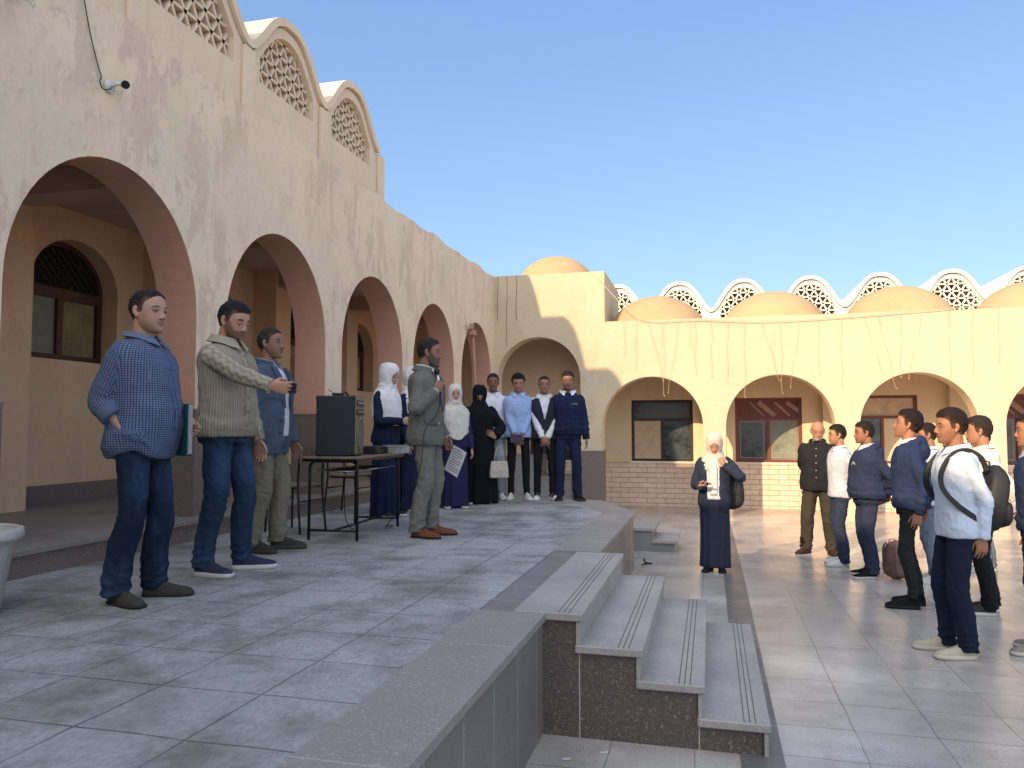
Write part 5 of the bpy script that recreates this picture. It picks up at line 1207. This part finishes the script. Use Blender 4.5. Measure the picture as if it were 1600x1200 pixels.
# ================================================================ bags
M['bag'] = plain('black_nylon', (.020,.020,.021), .6, 0, .3, .25, .4, 14); M['bag2'] = plain('pink_brown_nylon', (.20,.12,.10), .7, 0, .3, .2, .4, 14)
def superring(z, cx, cy, rx, ry, n=24, e=3.2):
    return ring(z, cx, cy, rx, ry, ry, n, e)
def backpack(label, loc, rz, h, w, dp, mat, straps=True, tilt=0, strap_pts=None, sc=1):
    """+Y is the side against the wearer's back"""
    t = thing('backpack', label, 'backpack', loc, rz)
    Rt = rotm('X', tilt)
    def B_(b, n_, m, par=t, smooth=True):
        V, F, _ = b.arr(); V = V@Rt.T; return mk(n_, V, F, m, par, smooth)
    b = MB(); zs = np.linspace(-.5, .5, 15); rows = []
    for z in zs:
        k = (1-abs(z*2)**4.5)**.5 if abs(z) < .5 else .12; top = 1-.22*max(0, z)*2
        rows.append(superring(z*h, 0, -.0-dp*.05*math.sin(z*3), w/2*max(k, .2)*top, dp/2*max(k, .25)*top))
    b.loft(rows); V, F, _ = b.arr(); V += (fbm(V*13, 3, 2)[:,None]-.5)*V3(.016,.022,.01); b.v = [V]; body = B_(b, 'bag_body', mat)
    b = MB(); rows = []
    for z in np.linspace(-.40, .02, 9):
        u = (z+.19)/.21; k = max(.15, (1-abs(u)**4)**.5); rows.append(superring(z*h, 0, -dp*.46, w*.40*k, dp*.26*k))
    b.loft(rows); V, F, _ = b.arr(); V += (fbm(V*17, 5, 2)[:,None]-.5)*V3(.01,.016,.008); b.v = [V]; pk = B_(b, 'front_pocket', mat)
    b = MB(); pts = [(w*.36*math.sin(a), -dp*.60+.10*dp*abs(math.sin(a)), h*(-.02+.07*math.cos(a))) for a in np.linspace(-1.4, 1.4, 14)]; b.tube(pts, .0028, 6); V, F, _ = b.arr(); mk('zip', V@Rt.T, F, M['steel'], pk, True)
    b = MB(); b.tube([(-.012,-dp*.74,-.02*h),(-.012,-dp*.76,-.075*h)], .004, 6); V, F, _ = b.arr(); mk('zip_puller', V@Rt.T, F, M['steel'], pk)
    b = MB(); b.tube(smooth_path([(-.05,dp*.30,h*.46),(-.035,dp*.30,h*.53),(.035,dp*.30,h*.53),(.05,dp*.30,h*.46)], 5), .008, 8, flat=.5); B_(b, 'carry_handle', mat)
    for sx in (-1, 1):
        pts = (strap_pts(sx) if strap_pts else [(sx*w*.22,dp*.42,h*.44),(sx*w*.26,dp*.60,h*.30),(sx*w*.28,dp*.58,-h*.05),(sx*w*.30,dp*.45,-h*.38)])
        if pts is None: continue
        b = MB(); b.tube(smooth_path(pts, 7), .021, 8, flat=.25, up=(0,0,1) if not strap_pts else (1,0,0)); V, F, _ = b.arr()
        mk('strap', V if strap_pts else V@Rt.T, F, mat, t, True)
    return t
def shoulder_strap(sx):    # in the bag's frame: wearer's shoulder lies ahead (+Y) and above
    return [(sx*.08,.05,.20),(sx*.10,.10,.30),(sx*.115,.20,.352),(sx*.120,.30,.318),(sx*.130,.378,.20),(sx*.150,.380,.08),(sx*.182,.30,-.03),(sx*.175,.18,-.12),(sx*.12,.07,-.20)]
fx = math.sin(R(96)); fy = math.cos(R(96))
backpack('large black backpack on the back of the boy in the striped shirt', (1.74+fx*.235, 6.33-fy*.235, 1.13), 96, .50, .29, .18, M['bag'], tilt=8, strap_pts=shoulder_strap)
backpack('small black backpack hanging behind the girl with the phone', (.03+.20, 9.30+.16, .90), 178, .42, .28, .18, M['bag'], strap_pts=lambda sx: [(-.05,.08,.15),(.02,.13,.36),(.03,.22,.38),(.035,.30,.20),(.04,.30,.0)] if sx > 0 else None)
backpack('pink-brown school backpack standing on the court behind the tracksuit boy', (1.96, 9.33, .20), 130, .42, .30, .19, M['bag2'])
# ================================================================ table, speaker, chairs and the rest
TB = thing('school_table', 'narrow school table with black tube legs and wooden top carrying the speaker', 'table', (-3.29, 6.78, .65), 3)
M['laminate'] = plain('worn_wood_laminate', (.17,.125,.085), .5, 0, .4, .25, .1, 12)
b = MB(); b.box((-.27,-.62,.722),(.27,.62,.742),0,.004); b.build('table_top', M['laminate'], TB)
b = MB(); b.box((-.26,-.60,.700),(.26,.60,.7215)); b.build('rim', M['metal_dk'], TB)
for sy in (-.52,.52):
    b = MB(); r = .06
    pts = [(-.23,sy,.0),(-.225,sy,.62)]+[(-.225+r-r*math.cos(a),sy,.64+r*math.sin(a)) for a in np.linspace(.2,1.57,5)]+[(.225-r+r*math.sin(a),sy,.64+r*math.cos(a)) for a in np.linspace(0,1.37,5)]+[(.225,sy,.62),(.23,sy,.0)]
    b.tube(pts, .0135, 10); b.build('leg_frame', M['metal_dk'], TB, True)
    b = MB(); b.tube([(-.225,sy,.085),(.225,sy,.085)], .010, 8); b.build('stretcher', M['metal_dk'], TB, True)
b = MB(); b.tube([(0,-.52,.085),(0,.52,.085)], .011, 8); b.build('stretcher', M['metal_dk'], TB, True)
b = MB()
for k in range(24): y = -.5+k*.0435; b.tube([(-.2,y,.61),(.2,y,.61)], .0035, 5)
for x in (-.2,.2): b.tube([(x,-.51,.612),(x,.51,.612)], .006, 6)
b.build('wire_shelf', M['steel'], TB, True)
# speaker: dark side to the viewer, controls and oval grille to the court (+X)
SP = thing('loudspeaker', 'black boxy amplifier speaker with oval silver grille standing on the table', 'speaker', (-3.30, 6.46, 1.3925), 14)
M['vinyl'] = plain('black_vinyl', (.014,.015,.019), .55, 0, .4, .2, .3, 90); M['silver'] = plain('dull_silver', (.22,.195,.15), .4, .6, .4)
b = MB(); b.box((-.18,-.185,0),(.165,.185,.545),0,.010); b.build('cabinet', M['vinyl'], SP)
b = MB(); b.box((.1655,-.170,.012),(.178,.170,.533),0,.004); fp = b.build('front_panel', M['silver'], SP)
b = MB(); a = np.linspace(0, 2*math.pi, 33)[:-1]; b.loft([np.stack([np.full(32, x_), np.cos(a)*.115*k, .20+np.sin(a)*.155*k], 1) for x_, k in ((.1785,1.05),(.186,1.0),(.190,.9),(.186,.86))]); b.build('grille_ring', M['silver'], fp, True)
b = MB()
for k in range(-12, 13): yy_ = k*.0085; hz = .135*math.sqrt(max(0, 1-(yy_/.10)**2)); b.tube([(.190,yy_,.20-hz),(.193,yy_,.20+hz)], .0018, 4) if hz > .02 else None
for k in range(-9, 10):
    zz = k*.0145; hy = .10*math.sqrt(max(0, 1-(zz/.138)**2)); b.tube([(.192,-hy,.20+zz),(.192,hy,.20+zz)], .0022, 4) if hy > .015 else None
b.build('grille', M['silver'], fp)
b = MB(); b.loft([np.stack([np.full(24, .179), np.cos(np.arange(24)*.2618)*.10, .20+np.sin(np.arange(24)*.2618)*.137], 1), np.stack([np.full(24, .181), np.cos(np.arange(24)*.2618)*.09, .20+np.sin(np.arange(24)*.2618)*.12], 1)]); b.build('driver', M['metal_dk'], fp)
for r_, zk in enumerate((.395, .475)):
    b = MB(); b.box((.1785,-.15,zk-.032),(.182,.15,zk+.032)); cp = b.build('control_plate', M['metal_dk'], fp)
    for k in range(5): b = MB(); b.tube([(.182,-.12+.06*k,zk),(.198,-.12+.06*k,zk)], [.013,.010], 10); b.build('knob', M['silver'], cp, True)
b = MB()
for sy in (-.172,.172):
    for z in (.02,.525): b.ell((-.165,sy,z),(.022,.018,.022),8,6); b.ell((.150,sy,z),(.022,.018,.022),8,6)
b.build('corner_cap', M['metal_dk'], SP, True)
b = MB(); b.tube(smooth_path([(.05,-.12,.545),(.04,-.06,.575),(.05,0,.585),(.04,.06,.575),(.05,.12,.545)], 5), .009, 8); b.build('handle', M['metal_dk'], SP, True)
rc = thing('radio_receiver', 'small black receiver with antenna lying on top of the speaker', 'receiver', (-3.32, 6.44, 1.945), 20)
b = MB(); b.box((-.05,-.035,0),(.05,.035,.022),0,.004); b.build('casing', M['metal_dk'], rc); b = MB(); b.tube([(-.04,0,.02),(-.09,.0,.055)], .003, 6); b.tube([(.04,0,.02),(.075,.02,.045)], .003, 6); b.build('antenna', M['metal_dk'], rc)
mx = thing('equipment_case', 'flat black equipment box on the far half of the table', 'box', (-3.28, 7.0, 1.3925), 2)
b = MB(); b.box((-.17,-.16,0),(.15,.16,.075),0,.005); b.build('casing', M['vinyl'], mx); b = MB(); b.box((.1505,-.14,.012),(.154,.14,.062)); b.build('front_panel', M['metal_dk'], mx)
for k in range(4):
    o = thing('book', ['cream paper book at the bottom of the pile on the table', 'thin book second from the bottom of the pile on the table', 'thin book third from the bottom of the pile on the table', 'dark covered book lying on top of the pile on the table'][k], 'book', (-3.13+.01*k, 7.30-.012*k, 1.3925+.021*k), 5*k-6, 'books piled on the table')
    b = MB(); b.box((-.10,-.14,0),(.10,.14,.003)); b.box((-.10,-.14,.017),(.10,.14,.020)); b.box((-.10,-.14,0),(-.097,.14,.020)); b.build('cover', M['sheet'] if k < 3 else M['phone_case'], o); b = MB(); b.box((-.097,-.137,.0032),(.097,.137,.0168)); b.build('pages', M['sheet'], o)
def chair(label, x, y, rz):
    o = thing('school_chair', label, 'chair', (x, y, .65), rz, 'school chairs behind the table')
    b = MB(); rows = [superring(z, 0, 0, w_, d_, 24, 5) for z, w_, d_ in ((.432,.185,.185),(.44,.195,.195),(.452,.195,.195),(.456,.18,.18))]; b.loft(rows); b.build('seat', M['laminate'], o)
    b = MB()
    rows = []
    for u in np.linspace(-1, 1, 12): rows.append([V3(u*.185, -.19-.03*(1-u*u), z) for z in (.66,.82)]+[V3(u*.185, -.202-.03*(1-u*u), z) for z in (.82,.66)])
    b.loft([np.array(r_) for r_ in rows]); b.build('backrest', M['laminate'], o)
    for sx in (-1, 1):
        b = MB(); b.tube(smooth_path([(sx*.19,.20,0),(sx*.18,.185,.38),(sx*.178,.16,.425),(sx*.178,0,.428),(sx*.178,-.15,.428)], 5), .011, 8); b.build('leg', M['metal_dk'], o, True)
        b = MB(); b.tube(smooth_path([(sx*.19,-.22,0),(sx*.178,-.18,.42),(sx*.178,-.185,.62),(sx*.178,-.205,.84)], 5), .011, 8); b.build('leg', M['metal_dk'], o, True)
    b = MB(); b.tube([(-.18,.185,.30),(.18,.185,.30)], .008, 6); b.build('stretcher', M['metal_dk'], o, True); b = MB(); b.tube([(-.18,-.19,.30),(.18,-.19,.30)], .008, 6); b.build('stretcher', M['metal_dk'], o, True)
    return o
chair('school chair left of the table behind the man in the coat', -3.92, 6.75, 80)
chair('school chair behind the table in front of the corridor', -4.12, 8.3, -95)
# ---- security camera on the arcade wall
sc_ = thing('security_camera', 'white bullet security camera on the peeling arcade wall above the first pier', 'camera', (-4.645, 5.02, 4.38))
b = MB(); b.tube([(0,0,0),(.022,0,0)], [.055,.050], 16); b.build('base', M['white_plastic'], sc_, True)
b = MB(); b.tube([(.02,0,0),(.07,.02,.03),(.10,.03,.02)], .016, 8); b.build('bracket', M['white_plastic'], sc_, True)
dr = unit(V3(.62,-.62,-.42)); c0 = V3(.12,.04,.03)
b = MB(); b.tube([c0-dr*.06, c0+dr*.08], [.030,.034], 18); b.build('body', M['white_plastic'], sc_, True)
b = MB(); b.tube([c0+dr*.078, c0+dr*.085], [.032,.032], 18); b.build('lens', M['metal_dk'], sc_)
b = MB(); b.tube(smooth_path([(-4.638,4.72,5.03),(-4.636,4.74,4.95),(-4.63,4.80,4.72),(-4.632,4.88,4.52),(-4.625,4.92,4.42),(-4.60,4.88,4.36),(-4.61,4.93,4.32),(-4.60,5.0,4.35)], 6), .0045, 6); tag(b.build('cable', M['cable'], None, True), 'cable running down the peeling wall to the security camera', 'cable')
# ---- planter, leaning pole
pt = thing('planter', 'pale plastic round plant pot cut by the left edge of the photo', 'planter', (-3.85, 3.27, .65))
b = MB(); nn = 40; a = np.arange(nn)*2*math.pi/nn
b.loft([np.stack([np.cos(a)*r_, np.sin(a)*r_, np.full(nn, z)], 1) for r_, z in ((.155,0),(.165,.01),(.22,.36),(.235,.39),(.262,.40),(.268,.415),(.262,.455),(.24,.462),(.232,.45),(.225,.41))]); b.build('pot', plain('pale_stone_plastic', (.42,.41,.38), .6), pt, True)
b = MB(); b.loft([np.stack([np.cos(a)*.224, np.sin(a)*.224, np.full(nn, z)], 1) for z in (.39,.41)]); b.build('soil', plain('dry_soil', (.08,.06,.045), .95), pt)
lp = thing('leaning_pole', 'brown pole with a small lamp bracket leaning inside the last arch', 'pole', (-4.55, 14.5, .65))
b = MB(); b.tube([(.12,.30,.0),(.03,.10,1.6),(.0,0,2.85)], [.045,.032,.028], 10); b.build('pole', M['planks'], lp, True)
b = MB(); b.box((-.05,-.10,2.82),(.06,.06,2.93),0,.01); b.box((-.03,-.16,2.93),(.03,-.02,3.05),0,.01); b.build('bracket', M['planks'], lp)
# ---- string lights on the rear wall
SL = thing('string_lights', 'sagging cable of unlit string lights with hanging strands across the rear wall', 'string lights', (0, 16.33, 3.8))
cabp = smooth_path([(-2.35,0,1.10),(-1.75,-.03,.42),(-1.3,-.02,.10),(-.2,-.02,.08),(1.1,-.02,.0),(2.6,-.02,.04),(4.2,-.02,.12),(6.2,-.02,.22),(9.0,-.02,.30)], 8)
b = MB(); b.tube(cabp, .008, 5); b.build('cable', M['cable_w'], SL, True)
CP = np.array(cabp)
def zc(x): return float(np.interp(x, CP[:,0], CP[:,2]))
rs_ = random.Random(5)
for k, (x0, x1, ln) in enumerate([(-1.75,-1.76,1.0),(-1.52,-1.52,1.1),(-1.25,-.95,1.25),(-.95,-.94,1.55),(-.62,-.86,1.5),(-.30,-.30,1.1),(0.02,.02,1.15),(.35,.33,1.25),(.68,.68,1.55),(1.02,1.35,1.2),(1.38,1.40,1.45),(1.75,1.55,1.35),(2.1,2.1,1.1),(2.52,2.52,1.35),(2.95,3.25,1.1),(3.2,3.5,1.45),(3.62,3.58,1.25),(4.0,3.72,1.3),(4.45,4.46,1.2),(4.85,4.84,1.25),(5.3,5.3,1.1),(5.8,5.9,1.2)]):
    z0 = zc(x0); pts = [(x0+(x1-x0)*t+.012*math.sin(t*9+k), -.02-.01*math.sin(t*5), z0-ln*t) for t in np.linspace(0, 1, 12)]
    b = MB(); b.tube(pts, .003, 4); b.tube([(x1,-.02,z0-ln),(x1+.02,-.03,z0-ln-.02)], .006, 4)
    for j in range(5): p = pts[1+2*j]; b.ell((p[0]+.008, p[1]-.006, p[2]), (.005,.005,.009), 6, 4)
    b.build('strand', M['cable_w'], SL)
for x0, ln in ((-4.55,1.0),(-4.34,1.55),(-4.12,1.0)):
    b = MB(); b.tube([(x0+.01*math.sin(t*7), -.02, 1.2-ln*t) for t in np.linspace(0, 1, 10)], .0045, 4); b.build('strand', M['cable'], SL)
# ---- small litter and the coiled cable by the far stairs
for i, (x, y, z, rz) in enumerate([(-.55,3.98,.002,20),(-.60,3.72,.002,80),(-.72,3.86,.002,10),(-3.2,4.6,.652,30)]):
    o = MB(); o.add([(-.02,-.006,0),(.02,-.009,.003),(.024,.006,.006),(-.015,.008,.002),(-.02,-.006,.003),(.02,-.009,.006),(.024,.006,.009),(-.015,.008,.005)], [(0,3,2,1),(4,5,6,7),(0,1,5,4),(1,2,6,5),(2,3,7,6),(3,0,4,7)])
    q = o.build('paper_scrap', M['sheet']); q.location = (x, y, z); q.rotation_euler = (0,0,R(rz)); tag(q, ['white paper scrap on the ground by the foot of the stair cheek', 'white paper scrap nearest the viewer beside the platform wall', 'small pale scrap in the corner of platform and stairs', 'white scrap on the platform between the first two men'][i], 'litter')
b = MB(); b.tube(smooth_path([(-.80,9.6,-.01),(-.81,9.57,.06),(-.80,9.54,.02),(-.72,9.58,.0),(-.76,9.50,.01),(-.83,9.46,.0)], 6), .008, 6); tag(b.build('cable', M['cable'], None, True), 'short coil of black cable on the court beside the platform end', 'cable')
# ---- dry weed on the roof edge at the top left
wd = thing('dry_weed', 'dry weed hanging from the roof edge at the top left', 'plant', (-4.63, 4.12, 4.62)); b = MB(); rw = random.Random(8)
for k in range(40):
    a_ = rw.uniform(-.08,.08); l_ = rw.uniform(.03,.12); p0 = V3(.0,a_*.4,.05); b.tube([p0, p0+V3(.04,a_*.5,rw.uniform(-.05,.08)), p0+V3(.05,a_*1.5,-l_*rw.uniform(.1,.9))], [.003,.002,.001], 4)
b.build('stems', plain('dry_stem', (.16,.13,.08), .9), wd)
